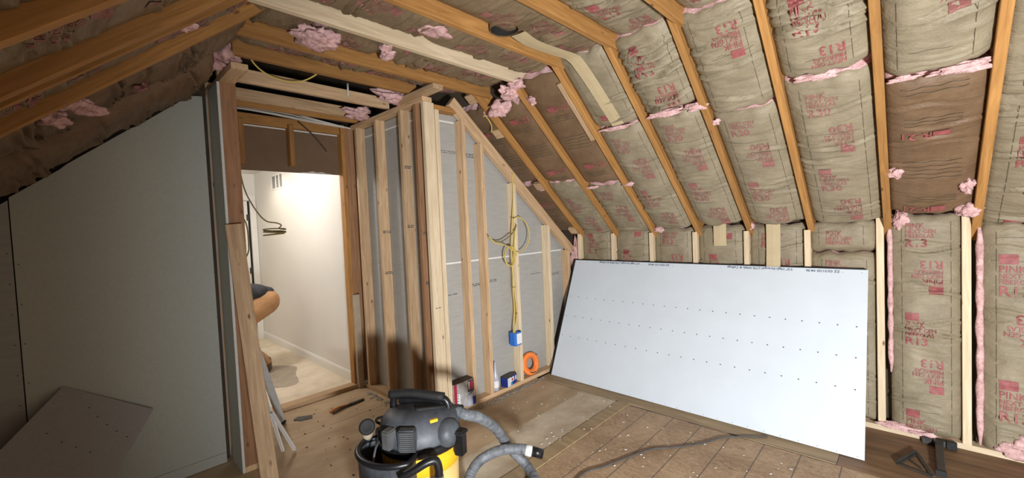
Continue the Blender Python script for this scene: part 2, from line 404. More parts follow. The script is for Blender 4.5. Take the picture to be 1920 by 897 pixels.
def fluff(parent, pos, size, seed, rot=0, name='pink_fluff', mat='pink'):
    bm = bmesh.new(); bmesh.ops.create_icosphere(bm, subdivisions=4, radius=1)
    R = Matrix.Rotation(rot, 3, 'Z')
    for v in bm.verts:
        p = v.co.copy(); d = 1+.75*noise.noise(p*1.3+Vector((seed*7.3, 0, 0)))+.30*noise.noise(p*4.1+Vector((0, seed*3.1, 0)))+.13*noise.noise(p*11+Vector((0, 0, seed)))
        p *= d; v.co = R @ Vector((p.x*size[0], p.y*size[1], p.z*size[2]))
    me = bpy.data.meshes.new(name); bm.to_mesh(me); bm.free(); setmat(me, mat); me.polygons.foreach_set('use_smooth', [True]*len(me.polygons))
    return register(bpy.data.objects.new(name, me), Matrix.Translation(pos), parent)
# ------------------------------------------------------------------ the setting: floor
SL = .835; NS = math.sqrt(1+SL*SL)
def RZ(y): return 1.40+SL*(3.78-y)         # underside of right rafters
def LZ(y): return 2.60-SL*(.65-y)          # underside of left rafters
fl = structure('floor', (0, 0, 0))
def panel(name, x0, x1, y0, y1, z0, z1, mat, parent): return box(name, (x0, y0, z0), (x1, y1, z1), mat, parent)
def slab(name, x0, x1, y0, y1, z0, z1, mat, parent, org=None):
    v = [(x, y, z) for z in (z0, z1) for x, y in ((x0, y0), (x1, y0), (x1, y1), (x0, y1))]
    return mesh(name, v, [(3, 2, 1, 0), (4, 5, 6, 7), (0, 1, 5, 4), (1, 2, 6, 5), (2, 3, 7, 6), (3, 0, 4, 7)], mat, parent, origin=Vector(org or (0, 0, 0)))
slab('joist_deck', -4.2, 2.3, -.9, 4.0, -.12, -.022, 'sheathing', fl)
for x0, x1, m in ((-4.05, -3.361, 'plywood'), (-3.357, -2.164, 'plywood'), (-2.160, -1.805, 'plywood_dusty')):
    slab('plywood_panel', x0, x1, -.85, 3.098, -.02, 0, m, fl)
slab('edge_strip', -1.803, -1.702, -.85, 3.11, -.02, .006, 'floor_strip', fl)
slab('osb_panel', -1.699, .735, -.85, 3.098, -.02, -.001, 'osb', fl)
slab('osb_panel', .738, 2.3, -.85, 3.098, -.02, -.001, 'osb', fl)
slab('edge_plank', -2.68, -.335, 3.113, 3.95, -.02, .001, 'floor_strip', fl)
slab('edge_plank', -.332, 2.3, 3.101, 3.95, -.02, .001, 'floor_old_shaded', fl)
# blue chalk line
mesh('chalk_line', [(-1.68, 3.085, .0013), (-.33, 3.125, .0013), (-.33, 3.129, .0013), (-1.68, 3.089, .0013)], [(0, 1, 2, 3)], 'ink_navy', fl)

# ------------------------------------------------------------------ right knee wall
wr = structure('wall_right', (-1, 3.78, 0))
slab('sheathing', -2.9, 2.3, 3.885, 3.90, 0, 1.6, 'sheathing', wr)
KS = [-2.605, -2.197, -1.786, -1.381, -.971, -.56, -.152, .248, .655, 1.06, 1.47]
for i, x in enumerate(KS):
    top = 1.40 if i < 6 else 1.475
    box('stud', (x-.020, 3.78, .038), (x+.020, 3.868, top), 'pale_wood', wr)
box('bottom_plate', (-2.68, 3.78, .0015), (2.3, 3.868, .038), 'pale_wood', wr)
for i in range(len(KS)-1):
    a, b = KS[i]+.021, KS[i+1]-.021; wd = b-a
    if i in (5,):
        batt(wr, (a, 3.78, 1.46), (1, 0, 0), (0, 0, -1), wd, .22, 40+i, .02, .03, 1.3, phase=-.30+.04, style='R13', flip=True, end1=.12)
        batt(wr, (a, 3.78, 1.235), (1, 0, 0), (0, 0, -1), wd, 1.19, 60+i, .045, .03, 1.2, phase=.05, style='R13')
    elif i == 6:
        batt(wr, (a+.03, 3.78, 1.49), (1, 0, 0), (0, 0, -1), wd-.03, 1.445, 46, .03, .045, 1.5, phase=.05, style='R13', ink='ink_red', creases=7)
    elif i == 7:
        batt(wr, (a+.04, 3.78, 1.42), (1, 0, 0), (0, 0, -1), wd-.04, 1.375, 47, .02, .055, 1.3, phase=.24, style='R13', s=.072)
    else:
        batt(wr, (a, 3.78, 1.45), (1, 0, 0), (0, 0, -1), wd, 1.405, 40+i, .05, .035, 1.3, phase=[.10, .08, .0, .05, .02, 0, 0, 0, .2, .1][i], style='R13', flip=(i % 2 == 1))
def pink_edge(x, y, z0, z1, r, sd):
    n = 26; pts = [(x+.004*noise.noise(Vector((i*.4, sd, 0))), y+.004*noise.noise(Vector((i*.4, sd, 5))), z0+(z1-z0)*i/n) for i in range(n+1)]
    tube('pink_edge', pts, lambda t: r*(1+.35*noise.noise(Vector((t*14, sd, 2))))*min(1, 8*t+.3, 8*(1-t)+.3), 'pink', wr, 8, n=2)
pink_edge(-.102, 3.795, .42, 1.45, .014, 1); pink_edge(.303, 3.79, .05, 1.42, .017, 3)
# exposed pink edges and tufts of the wall batts
for p, s, sd in [((-.05, 3.785, 1.455), (.04, .025, .06), 2), ((.235, 3.775, 1.53), (.05, .03, .05), 4),
                 ((-2.69, 3.83, 1.12), (.05, .03, .22), 5), ((-.08, 3.78, .055), (.10, .02, .022), 6), ((.05, 3.765, .05), (.055, .02, .018), 7), ((-1.70, 3.765, 1.43), (.045, .02, .025), 8),
                 ((.50, 3.77, .10), (.10, .05, .06), 9), ((-.93, 3.77, 1.44), (.02, .015, .025), 10)]:
    fluff(wr, p, s, sd)

# ------------------------------------------------------------------ right roof slope
cr = structure('ceiling_right', (-1, 3.0, 1.9))
DN = Vector((0, 1, -SL)).normalized(); NR = Vector((0, -SL, -1)).normalized()
def rs(x, y, off=0): return Vector((x, y, RZ(y)))+NR*off
RX = [-2.585, -2.17, -1.762, -1.352, -.945, -.535, -.112, .290, .70, 1.11, 1.52]
for i, x in enumerate(RX):
    a, b = rs(x, 2.24, -.07), rs(x, 3.87 if i < 6 else 3.90, -.07)
    board('rafter', a, b, .14, .04, NR, 'rafter_wood', cr)
# sister board scabbed on the third rafter and short spacer blocks by the partition
board('sister_rafter', rs(-1.808, 2.44, -.055), rs(-1.808, 2.86, -.055), .11, .036, NR, 'stud_wood', cr)
for y in (2.36, 2.66, 3.20, 3.755):
    board('blocking', rs(-2.71, y, -.03), rs(-2.606, y, -.03), .09, .038, DN, 'stud_wood', cr)
for x0, x1 in [(-4.3, 2.3)]:
    v = [rs(x, y, -.17-d) for d in (0, .02) for x, y in ((x0, 2.0), (x1, 2.0), (x1, 4.0), (x0, 4.0))]
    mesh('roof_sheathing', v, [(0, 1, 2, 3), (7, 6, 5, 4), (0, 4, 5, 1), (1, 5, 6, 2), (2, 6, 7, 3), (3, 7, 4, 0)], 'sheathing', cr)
def rbatt(k, y0, y1, seed, **kw):
    a, b = RX[k]+.022, RX[k+1]-.022
    O = rs(a, y0); L = (y1-y0)*NS
    return batt(cr, O, (1, 0, 0), DN, b-a, L, seed, **kw)
R21 = dict(mat='kraft_brown', style='R21', ink='ink_red', s=.062, wr=.32, recess=.05, bulge=.03, creases=2)
rbatt(0, 2.47, 3.19, 1, phase=.20, **R21); rbatt(0, 3.20, 3.80, 2, style='R30', ink='ink_faded', phase=.25)
rbatt(1, 2.38, 3.26, 3, phase=.30, **R21); rbatt(1, 3.27, 3.80, 4, style='R30', ink='ink_faded', phase=.02)
rbatt(2, 2.33, 2.805, 5, phase=.55, wr=1.1); rbatt(2, 2.82, 3.74, 6, style='R30', ink='ink_faded', phase=.06, recess=.04, bulge=.05)
rbatt(3, 2.33, 2.765, 7, phase=.12, wr=2.0, creases=26, bulge=.05); rbatt(3, 2.80, 3.73, 8, style='R30', ink='ink_faded', phase=.06, bulge=.05)
rbatt(4, 2.33, 2.86, 9, phase=.42, wr=1.5, creases=12, flip=True, bulge=.045); rbatt(4, 2.865, 3.73, 10, style='R30', ink='ink_faded', phase=.02, bulge=.05)
rbatt(5, 2.33, 2.755, 11, phase=.0, wr=2.0, creases=26, flip=True, bulge=.05); rbatt(5, 2.785, 3.735, 12, style='R30', ink='ink_faded', phase=.07, bulge=.05)
rbatt(6, 2.33, 2.85, 13, phase=.35, wr=2.6, creases=7, flip=True, bulge=.06, style='OEJ', ink='ink_faded'); rbatt(6, 2.885, 3.70, 14, phase=.11, mat='kraft_brown', style='R21', s=.058, wr=.7, creases=6, flip=True)
rbatt(7, 2.33, 3.05, 15, phase=.1, wr=1.2); rbatt(7, 3.05, 3.80, 16, phase=.3, wr=1.2)
rbatt(8, 2.33, 3.80, 17, phase=.1, style='R30', ink='ink_faded'); rbatt(9, 2.33, 3.80, 18, phase=.2, style='R30', ink='ink_faded')
# narrow dark batt strip between the partition and the first rafter
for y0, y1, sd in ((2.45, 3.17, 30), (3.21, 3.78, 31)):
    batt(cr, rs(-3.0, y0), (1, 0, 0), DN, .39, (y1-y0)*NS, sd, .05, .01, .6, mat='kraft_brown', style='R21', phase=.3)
for p, s, sd, rz in [(rs(-2.45, 2.47, .005), (.085, .06, .06), 11, .3), (rs(-2.235, 2.40, .01), (.05, .10, .05), 12, .2), (rs(-2.15, 2.36, .0), (.06, .05, .03), 13, 0),
                     (rs(-1.18, 2.785, -.012), (.11, .022, .022), 14, 0), (rs(-1.00, 2.785, -.01), (.07, .025, .022), 15, 0), (rs(-.34, 2.77, -.018), (.10, .018, .018), 16, 0),
                     (rs(.17, 2.865, -.014), (.095, .026, .024), 17, 0), (rs(-.02, 2.868, -.018), (.055, .014, .013), 18, 0), (rs(-.065, 3.385, -.02), (.035, .03, .03), 19, 0),
                     (rs(.235, 3.50, -.02), (.03, .05, .04), 20, 0), (rs(-1.73, 3.27, -.015), (.05, .02, .018), 21, 0), (rs(-2.10, 3.27, -.02), (.06, .012, .012), 22, 0),
                     (rs(-2.12, 2.50, -.03), (.03, .05, .03), 23, 0), (rs(-2.66, 2.52, -.07), (.05, .05, .02), 24, 0), (rs(-2.66, 3.25, -.05), (.04, .03, .02), 25, 0),
                     (rs(-.905, 2.90, -.01), (.022, .018, .018), 26, 0), (rs(-1.58, 2.815, -.02), (.12, .012, .014), 27, 0), (rs(.25, 3.66, -.01), (.05, .03, .04), 28, 0)]:
    fluff(cr, p, s, sd, rz)

# ------------------------------------------------------------------ flat top of the ceiling
ct = structure('ceiling_top', (-1, 1.5, 2.6))
JX = [-2.86, -2.553, -2.150, -1.745, -1.332, -.915, -.51, -.09, .32, .73, 1.14, 1.55]
for i, x in enumerate(JX):
    m = 'pale_wood' if i == 2 else 'rafter_wood'
    board('ceiling_joist', (x, .50 if i else .70, 2.60+.069), (x, 2.47 if i else 1.95, 2.60+.069), .138, .038, (0, 0, 1), m, ct)
slab('attic_deck', -4.2, 2.3, -.2, 3.2, 3.02, 3.04, 'sheathing', ct)
for k in range(1, len(JX)-1):
    a, b = JX[k]+.02, JX[k+1]-.02
    kw = dict(recess=.085, bulge=.035, style=['', 'R30', 'R30', 'R13', 'R13', 'R13', 'R30', 'R13', 'R13', 'R13', 'R13'][k], ink='ink_faded' if k < 4 else 'ink_red', wr=[1, 2.2, 1.4, 1.0, 1.3, 1.3, 1, 1, 1, 1, 1][k], creases=8, mat='kraft_tan' if k < 4 else 'kraft')
    if k == 1:
        batt(ct, (a, .64, 2.6), (1, 0, 0), (0, 1, 0), b-a, .33, 70, phase=.6, **kw); batt(ct, (a, 1.03, 2.6), (1, 0, 0), (0, 1, 0), b-a, .38, 71, phase=.05, **kw); batt(ct, (a, 1.44, 2.6), (1, 0, 0), (0, 1, 0), b-a, .96, 72, phase=.25, flip=True, **kw)
    elif k == 2:
        batt(ct, (a, .64, 2.6), (1, 0, 0), (0, 1, 0), b-a, .86, 73, phase=.12, **kw); batt(ct, (a, 1.52, 2.6), (1, 0, 0), (0, 1, 0), b-a, .90, 74, phase=.22, **kw)
    else:
        batt(ct, (a, .64, 2.6), (1, 0, 0), (0, 1, 0), b-a, 1.78, 75+k, phase=[0, 0, 0, .30, .02, .2, .1, .3, .2, .1, .2][k], **kw)
batt(ct, (-2.86+.02, .70, 2.6), (1, 0, 0), (0, 1, 0), .265, 1.60, 90, .085, .03, 1.6, mat='kraft_tan', style='R30', ink='ink_faded', phase=.2)
for p, s, sd in [((-2.36, .98, 2.605), (.09, .10, .05), 31), ((-2.33, 1.40, 2.615), (.05, .035, .02), 32), ((-2.28, 1.36, 2.625), (.04, .03, .02), 33), ((-3.55, 1.80, 2.585), (.07, .12, .05), 34), ((-2.98, 1.82, 2.60), (.06, .13, .05), 35), ((-1.95, 1.50, 2.66), (.06, .12, .02), 36)]:
    fluff(ct, p, s, sd)
# round duct hole with its torn paper collar
v, f = lathe_geo([(.078, .004), (.082, 0), (.084, .10), (.078, .10), (.077, .006)], 24, (-1.645, 1.735, 2.628))
mesh('duct_collar', v, f[:-2], 'kraft_brown', ct, True)
v, f = lathe_geo([(.076, 0), (.076, .09), (.001, .09)], 24, (-1.645, 1.735, 2.632))
mesh('duct_opening', v, f[:-2]+[f[-1]], 'dark_void', ct, True)
# joists above the entry passage
for x, y1 in ((-3.245, 1.93), (-3.685, 1.96), (-3.85, 1.96)):
    board('ceiling_joist', (x, .70, 2.57+.045), (x, y1, 2.57+.045), .089, .038, (0, 0, 1), 'stud_wood' if x > -3.7 else 'rafter_wood', ct)
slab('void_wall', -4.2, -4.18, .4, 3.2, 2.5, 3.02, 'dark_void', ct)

# ------------------------------------------------------------------ seam tape on the facing
def strip(name, pts, wd, mat, nrm, parent, off=.004, side=None):
    pts = catmull(pts, 6); vs = []; fs = []
    for i, p in enumerate(pts):
        t = (pts[min(i+1, len(pts)-1)]-pts[max(i-1, 0)]).normalized(); n = nrm(p); s = t.cross(n).normalized()
        vs += [p+s*wd/2+n*off, p+n*(off+.002), p-s*wd/2+n*off]
    for i in range(len(pts)-1):
        fs += [(3*i, 3*i+1, 3*i+4, 3*i+3), (3*i+1, 3*i+2, 3*i+5, 3*i+4)]
    o = mesh(name, vs, fs, mat, parent, False)
    md = o.modifiers.new('thickness', 'SOLIDIFY'); md.thickness = .0015
    return o
def tn(p): return Vector((0, 0, -1)) if p.y < 2.30 else (Vector((0, -.35, -.93)).normalized() if p.y < 2.36 else NR)
tp = strip('paper_tape', [(-1.60, 1.80, 2.618), (-1.62, 1.95, 2.612), (-1.605, 2.15, 2.612), (-1.58, 2.29, 2.605), (-1.57, 2.37, 2.565), (-1.56, 2.55, 2.435), (-1.545, 2.80, 2.235)], .095, 'tape', tn, ct)
t2 = strip('paper_tape', [(-1.165, 3.765, 1.50), (-1.165, 3.765, 1.40), (-1.165, 3.765, 1.28)], .10, 'tape', lambda p: Vector((0, -1, 0)), wr)
t3 = strip('paper_tape', [(-.775, 3.765, 1.46), (-.775, 3.763, 1.30), (-.78, 3.765, 1.08)], .095, 'tape', lambda p: Vector((0, -1, 0)), wr)

# ------------------------------------------------------------------ left roof slope
cl = structure('ceiling_left', (-1, 0, 2.0))
DL = Vector((0, -1, -SL)).normalized(); NL = Vector((0, SL, -1)).normalized()
def ls(x, y, off=0): return Vector((x, y, LZ(y)))+NL*off
LX = [-2.335, -1.985, -1.885, -1.465, -1.05, -.64, -.23, .18, .6, 1.0, 1.4, 1.8]
for i, x in enumerate(LX):
    board('rafter', ls(x, .80 if i != 1 else .62, -.075), ls(x, -.86, -.075), .15, .042 if i != 1 else .022, NL, 'rafter_wood', cl)
v = [ls(x, y, -.19-d) for d in (0, .02) for x, y in ((2.3, 1.0), (-4.2, 1.0), (-4.2, -.95), (2.3, -.95))]
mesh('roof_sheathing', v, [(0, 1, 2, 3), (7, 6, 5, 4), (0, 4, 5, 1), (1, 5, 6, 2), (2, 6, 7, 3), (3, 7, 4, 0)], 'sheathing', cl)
def lbatt(x1, x0, y0, y1, seed, **kw):
    return batt(cl, ls(x1, y0), (-1, 0, 0), DL, x1-x0, (y0-y1)*NS, seed, **kw)
lbatt(-1.907, -1.974, .64, -.85, 100, mat='kraft_tan', style='none', recess=.05, bulge=.01)
lbatt(-1.996+.0, -2.312, .66, -.85, 101, recess=.05, bulge=.015, mat='kraft_tan', style='R30', ink='ink_faded', wr=1.6)
lbatt(-1.488, -1.862, .66, -.85, 102, recess=.05, bulge=.012, mat='kraft_tan', style='R30', ink='ink_faded', phase=.1)
for k in range(3, len(LX)-1): lbatt(LX[k+1]-.022, LX[k]+.022, .66, -.85, 103+k, recess=.05, bulge=.012, mat='kraft_tan', style='R30', ink='ink_faded', phase=.13*k)
lbatt(-2.358, -2.86, .70, -.85, 120, mat='kraft_brown', recess=.03, bulge=.03, style='R21', ink='ink_faded', wr=2.0, creases=9)
lbatt(-2.80, -3.40, .60, -.85, 121, mat='kraft_brown', recess=-.015, bulge=.045, style='none', wr=2.4, creases=9)
for p, s, sd in [(ls(-2.39, .03, .0), (.02, .08, .03), 41), (ls(-2.44, -.03, .0), (.035, .05, .03), 42), (Vector((-2.93, .70, 2.63)), (.08, .07, .07), 43), (Vector((-2.99, .60, 2.58)), (.06, .08, .05), 44), (ls(-2.05, .36, -.02), (.03, .035, .02), 45), (ls(-3.1, .40, -.02), (.06, .05, .03), 46)]:
    fluff(cl, p, s, sd)
# left knee wall (behind and beside the photographer)
wk = structure('wall_knee_left', (-1, -.79, 0))
slab('drywall_panel', -3.38, 2.3, -.805, -.79, 0, 1.45, 'board_wall', wk)

# ------------------------------------------------------------------ left gable-shaped drywall
wl = structure('wall_left', (-3.38, 0, 0))
def prism_x(name, yz, x0, x1, mat, parent, mi=None):
    n = len(yz); v = [(x1, y, z) for y, z in yz]+[(x0, y, z) for y, z in yz]
    f = [tuple(range(n)), tuple(range(2*n-1, n-1, -1))]+[((i+1) % n, i, i+n, (i+1) % n+n) for i in range(n)]
    o = mesh(name, v, f, mat, parent); me = o.data
    bm = bmesh.new(); bm.from_mesh(me); bmesh.ops.recalc_face_normals(bm, faces=bm.faces); bm.to_mesh(me); bm.free(); return o
prism_x('drywall_panel', [(-.217, .075), (.640, .075), (.640, 2.470), (.575, 2.462), (.30, 2.225), (.28, 2.215), (.0, 1.978), (-.03, 1.945), (-.217, 1.79)], -3.393, -3.38, 'board_wall', wl)
prism_x('drywall_panel', [(-.217, .004), (.640, .004), (.640, .072), (-.217, .072)], -3.393, -3.3815, 'board_wall', wl)
prism_x('drywall_panel', [(-.79, .004), (-.222, .004), (-.222, 1.775), (-.79, 1.30)], -3.394, -3.383, 'board_back', wl)
bmv = []; bmf = []
for y, zs in ((-.238, [1.5-.16*k for k in range(9)]), (-.203, [1.44-.21*k for k in range(7)]), (.64, [2.1, 1.72, 1.3, 1.0, .66, .4])):
    for z in zs:
        k = len(bmv); bmv += [(-3.3795, y-.005, z), (-3.3795, y, z-.003), (-3.3795, y+.005, z), (-3.3795, y, z+.003)]; bmf.append((k, k+1, k+2, k+3))
tag(mesh('screw_heads', bmv, bmf, 'ink_dark', wl), kind='stuff')

prism_x('dark_backing', [(-.95, 0), (.671, 0), (.671, 3.0), (-.95, 3.0)], -3.46, -3.44, 'sheathing', wl)  # dark sheet added to stop hall light and darken the gaps
# ------------------------------------------------------------------ stub wall beside the passage
ws = structure('wall_passage', (-3.5, .73, 0))
box('drywall_panel', (-3.378, .672, .004), (-3.128, .685, 2.51), 'board_wall', ws)
box('drywall_edge', (-3.1278, .671, .004), (-3.1262, .686, 2.51), 'board_edge', ws)
box('stud', (-3.166, .686, .038), (-3.128, .774, 2.512), 'red_wood', ws)
box('stud', (-3.206, .686, .038), (-3.168, .774, 2.512), 'red_wood', ws)
for x in (-3.56, -3.93): box('stud', (x-.019, .686, .038), (x+.019, .774, 2.512), 'stud_wood', ws)
box('bottom_plate', (-4.0, .686, .001), (-3.128, .774, .038), 'stud_wood', ws)
box('top_plate', (-4.0, .686, 2.513), (-2.84, .774, 2.551), 'stud_wood', ws)
box('drywall_panel', (-4.0, .672, .004), (-3.47, .684, 2.5), 'board_back', ws)

# ------------------------------------------------------------------ closet wall (left run) and partition (right run)
wc = structure('wall_closet', (-3.3, 1.95, 0))
for i, (x, m) in enumerate(((-3.83, 'stud_wood'), (-3.456, 'stud_wood'), (-3.053, 'stud_wood'), (-2.833, 'red_wood'))):
    box('stud', (x, 1.90, .038), (x+.038, 1.989, 2.512), m, wc)
box('corner_stud', (-2.738, 1.910, .038), (-2.70, 2.008, 2.512), 'pale_wood', wc)
box('top_plate', (-3.90, 1.90, 2.513), (-2.70, 1.989, 2.551), 'stud_wood', wc)
box('bottom_plate', (-3.90, 1.90, .001), (-2.70, 1.989, .038), 'stud_wood', wc)
box('lap_plate', (-3.02, 1.86, 2.5525), (-2.50, 1.95, 2.589), 'stud_wood', wc)
slab('drywall_panel', -3.86, -2.79, 1.990, 2.003, .003, 1.224, 'board_back', wc)
slab('drywall_panel', -3.86, -2.79, 1.990, 2.003, 1.228, 2.425, 'board_back', wc)
slab('drywall_panel', -3.86, -2.79, 1.990, 2.003, 2.442, 2.51, 'board_back', wc)
slab('seam_strip', -3.86, -2.79, 1.9915, 2.003, 2.426, 2.441, 'seam_white', wc)
wp = structure('wall_partition', (-2.75, 2.8, 0))
def PZ(y): return 2.318-.838*(y-2.411)     # underside of the sloping plate
for y, m in ((2.016, 'pale_wood'), (2.279, 'stud_wood'), (2.481, 'stud_wood'), (2.875, 'pale_wood'), (3.365, 'pale_wood'), (3.705, 'stud_wood')):
    box('stud', (-2.789, y, .038), (-2.70, y+.038, min(2.468, PZ(y+.019)+.012)), m, wp)
box('bottom_plate', (-2.789, 2.010, .001), (-2.70, 3.77, .038), 'stud_wood', wp)
box('top_plate', (-2.789, 2.010, 2.469), (-2.70, 2.275, 2.507), 'rafter_wood', wp)
d = Vector((0, 1, -.838)).normalized(); nn = Vector((0, .838, 1)).normalized()
board('sloped_plate', Vector((-2.725, 2.16, PZ(2.16)))+nn*.046, Vector((-2.725, 3.76, PZ(3.76)))+nn*.046, .089, .05, nn, 'stud_wood', wp)
# lower sheet, upper sheet (cut to the slope), white taped edge between
prism_x('drywall_panel', [(2.01, .003), (3.78, .003), (3.78, 1.222), (2.01, 1.222)], -2.803, -2.790, 'board_back', wp)
prism_x('drywall_panel', [(2.01, 1.242), (3.72, 1.242), (3.60, PZ(3.60)+.045), (2.24, PZ(2.24)+.045), (2.22, 2.468), (2.01, 2.468)], -2.803, -2.790, 'board_back', wp)
prism_x('seam_strip', [(2.01, 1.2235), (3.70, 1.2235), (3.70, 1.2405), (2.01, 1.2405)], -2.803, -2.7905, 'seam_white', wp)
prism_x('seam_strip', [(2.06, 2.405), (2.27, 2.405), (2.27, 2.418), (2.06, 2.418)], -2.7898, -2.7892, 'seam_white', wp)
def dashes(x, y0, y1, z, rows, slope, parent, seed, hgt=.007):
    r = random.Random(seed); vs = []; fs = []
    for k in range(rows):
        y = y0
        while y < y1:
            l = r.uniform(.008, .03); zz = z-k*.014+(y-y0)*slope; b = len(vs)
            vs += [(x, y, zz), (x, y+l, zz+l*slope), (x, y+l, zz+l*slope+hgt), (x, y, zz+hgt)]; fs.append((b, b+1, b+2, b+3)); y += l+r.uniform(.004, .012)
    return tag(mesh('printed_line', vs, fs, 'ink_dark', parent), kind='stuff')
for x_, zs_ in ((-3.417, (1.52, 1.15)), (-3.014, (1.56, 2.05)), (-2.794, (1.10, 1.50))):
    for z_ in zs_: dashes(x_, 1.915, 1.975, z_, 2, 0, wc, int(z_*100), .008)
dashes(-2.6995, 1.93, 1.98, .90, 1, 0, wc, 12, .006)
dashes(-2.7895, 2.07, 2.27, 2.17, 2, -.02, wp, 1, .005); dashes(-2.7895, 2.33, 2.47, 2.16, 3, .02, wp, 2)
dashes(-2.7895, 2.08, 2.20, .965, 1, .0, wp, 3); dashes(-2.7895, 2.33, 2.47, 1.02, 2, 0, wp, 4); dashes(-2.7895, 2.54, 2.68, 1.03, 2, 0, wp, 5); dashes(-2.7895, 3.18, 3.32, 1.02, 1, 0, wp, 6); dashes(-2.7895, 3.45, 3.62, .99, 2, 0, wp, 7)

# ------------------------------------------------------------------ doorway wall and hallway
wd = structure('wall_door', (-3.95, 1.4, 0))
box('cripple_stud', (-4.035, .977, 2.135), (-3.95, 1.016, 2.50), 'rafter_wood', wd)
box('cripple_stud', (-4.035, 1.362, 2.14), (-3.95, 1.402, 2.50), 'rafter_wood', wd)
box('header', (-4.036, .78, 2.475), (-3.99, 1.83, 2.56), 'rafter_wood', wd)
box('jamb_stud', (-4.035, 1.826, .039), (-3.95, 1.864, 2.56), 'rafter_wood', wd)
box('jamb_stud', (-4.035, 1.868, .039), (-3.97, 1.906, 2.56), 'red_wood', wd); box('jamb_stud', (-4.035, 1.91, .039), (-3.99, 2.03, 2.56), 'red_wood', wd)  # darker filler studs added to stand in for a dark gap
box('jamb_stud', (-4.035, .78, .039), (-3.95, .82, 2.56), 'rafter_wood', wd)
box('jamb_block', (-3.945, 1.842, .001), (-3.900, 1.899, .918), 'jamb_tan', wd)
box('sill_plate', (-4.035, .82, .001), (-3.93, 1.862, .038), 'stud_wood', wd)
prism_x('drywall_panel', [(.60, 2.092), (1.90, 2.090), (1.90, 2.464), (.60, 2.464)], -4.05, -4.037, 'board_brown', wd)
prism_x('drywall_panel', [(.60, 2.476), (1.90, 2.476), (1.90, 2.56), (.60, 2.56)], -4.05, -4.037, 'board_brown', wd)
prism_x('seam_strip', [(1.02, 2.4645), (1.90, 2.4645), (1.90, 2.4755), (1.02, 2.4755)], -4.05, -4.0365, 'seam_white', wd)
pv = [(1.46, 2.088)]+[(1.46+.30*i/10, 2.092+.022*math.sin(math.pi*i/10)*(.7+.3*math.sin(i*2.1))) for i in range(11)]+[(1.76, 2.088)]
prism_x('torn_paper', pv, -4.037, -4.0355, 'plaster', wd)
fh = structure('floor_hall', (-5.5, 1.2, 0))
for x0, x1 in ((-4.06, -5.24), (-5.243, -6.45), (-6.453, -7.6)): slab('plywood_panel', x1, x0, -.3, 1.90, -.02, .0005, 'floor_hall', fh)
wh = structure('wall_hall', (-5.5, 1.9, 0)); slab('drywall_panel', -7.02, -4.052, 1.90, 1.912, 0, 2.44, 'hall_paint', wh)
slab('drywall_panel', -7.6, -4.06, -.3, -.288, 0, 2.44, 'hall_paint', wh)
bb = structure('baseboard_hall', (-5.5, 1.89, 0))
mesh('baseboard', [(x, y, z) for x in (-7.0, -4.052) for y, z in ((1.8985, .001), (1.885, .001), (1.885, .075), (1.890, .092), (1.8985, .10))], [(0, 1, 6, 5), (1, 2, 7, 6), (2, 3, 8, 7), (3, 4, 9, 8), (4, 0, 5, 9), (4, 3, 2, 1, 0), (5, 6, 7, 8, 9)], 'trim_white', bb)
ch = structure('ceiling_hall', (-5.5, 1.2, 2.44)); slab('drywall_panel', -7.6, -4.052, -.3, 1.912, 2.44, 2.452, 'hall_paint', ch)
we = structure('wall_hall_end', (-7.05, 1.2, 0)); slab('drywall_panel', -7.05, -7.03, -.3, .92, 0, 2.44, 'hall_paint', we); slab('drywall_panel', -7.05, -7.03, .92, 1.90, 2.13, 2.44, 'hall_paint', we)
d1 = structure('door_1', (-7.04, 1.35, 0))
box('casing', (-7.029, 1.815, .001), (-7.010, 1.893, 2.05), 'trim_white', d1); box('casing', (-7.029, .90, 2.051), (-7.008, 1.893, 2.13), 'trim_white', d1)
box('door_leaf', (-7.045, 1.0, .01), (-7.03, 1.785, 2.04), 'trim_white', d1)
box('door_gap', (-7.046, 1.786, .01), (-7.04, 1.814, 2.04), 'dark_void', d1)
for z in (1.80, 1.02, .25): box('hinge', (-7.029, 1.765, z-.045), (-7.02, 1.80, z+.045), 'steel_dark', d1)
# ------------------------------------------------------------------ big white sheet leaning on the knee wall
A = Vector((0, 3.245, .0065)); B = Vector((0, 3.745, 1.1215)); e = (B-A).normalized(); nf = Vector((0, -e.z, e.y))
SX0, SX1, SH = -2.632, -.212, 1.2192
ds = empty('drywall_sheet', (-1.42, 3.245, 0), 'large white drywall sheet leaning on its long edge against the knee wall', 'drywall sheet')
def sp(x, t, off=0): return Vector((x, 0, 0))+A+e*t+nf*off
v = [sp(x, t, o) for o in (-.0127, 0) for x, t in ((SX0, 0), (SX1, 0), (SX1, SH), (SX0, SH))]
o = mesh('panel', v, [(3, 2, 1, 0), (4, 5, 6, 7), (0, 1, 5, 4), (1, 2, 6, 5), (2, 3, 7, 6), (3, 0, 4, 7)], ['board_white', 'board_edge'], ds, mi=[0, 0, 0, 1, 0, 1])
v = [sp(x, t, o) for o in (-.0205, -.0135) for x, t in ((SX0-.028, 0), (SX1-.012, 0), (SX1-.012, SH+.014), (SX0-.028, SH+.014))]
bk = mesh('panel', v, [(3, 2, 1, 0), (4, 5, 6, 7), (0, 1, 5, 4), (1, 2, 6, 5), (2, 3, 7, 6), (3, 0, 4, 7)], 'black_board', empty('backing_board', (-1.43, 3.27, 0))); bk = bk.parent; tag(bk, 'black board hidden behind the large white sheet, its top edge showing', 'board')
def on_sheet(name, geos, mat, kind=None):
    vs = []; fs = []
    for g, fc in geos:
        b = len(vs); vs += [sp(a, t, .0006) for a, t in g]; fs += [tuple(b+k for k in q) for q in fc]
    o = mesh(name, vs, fs, mat, ds)
    if kind: o['kind'] = kind
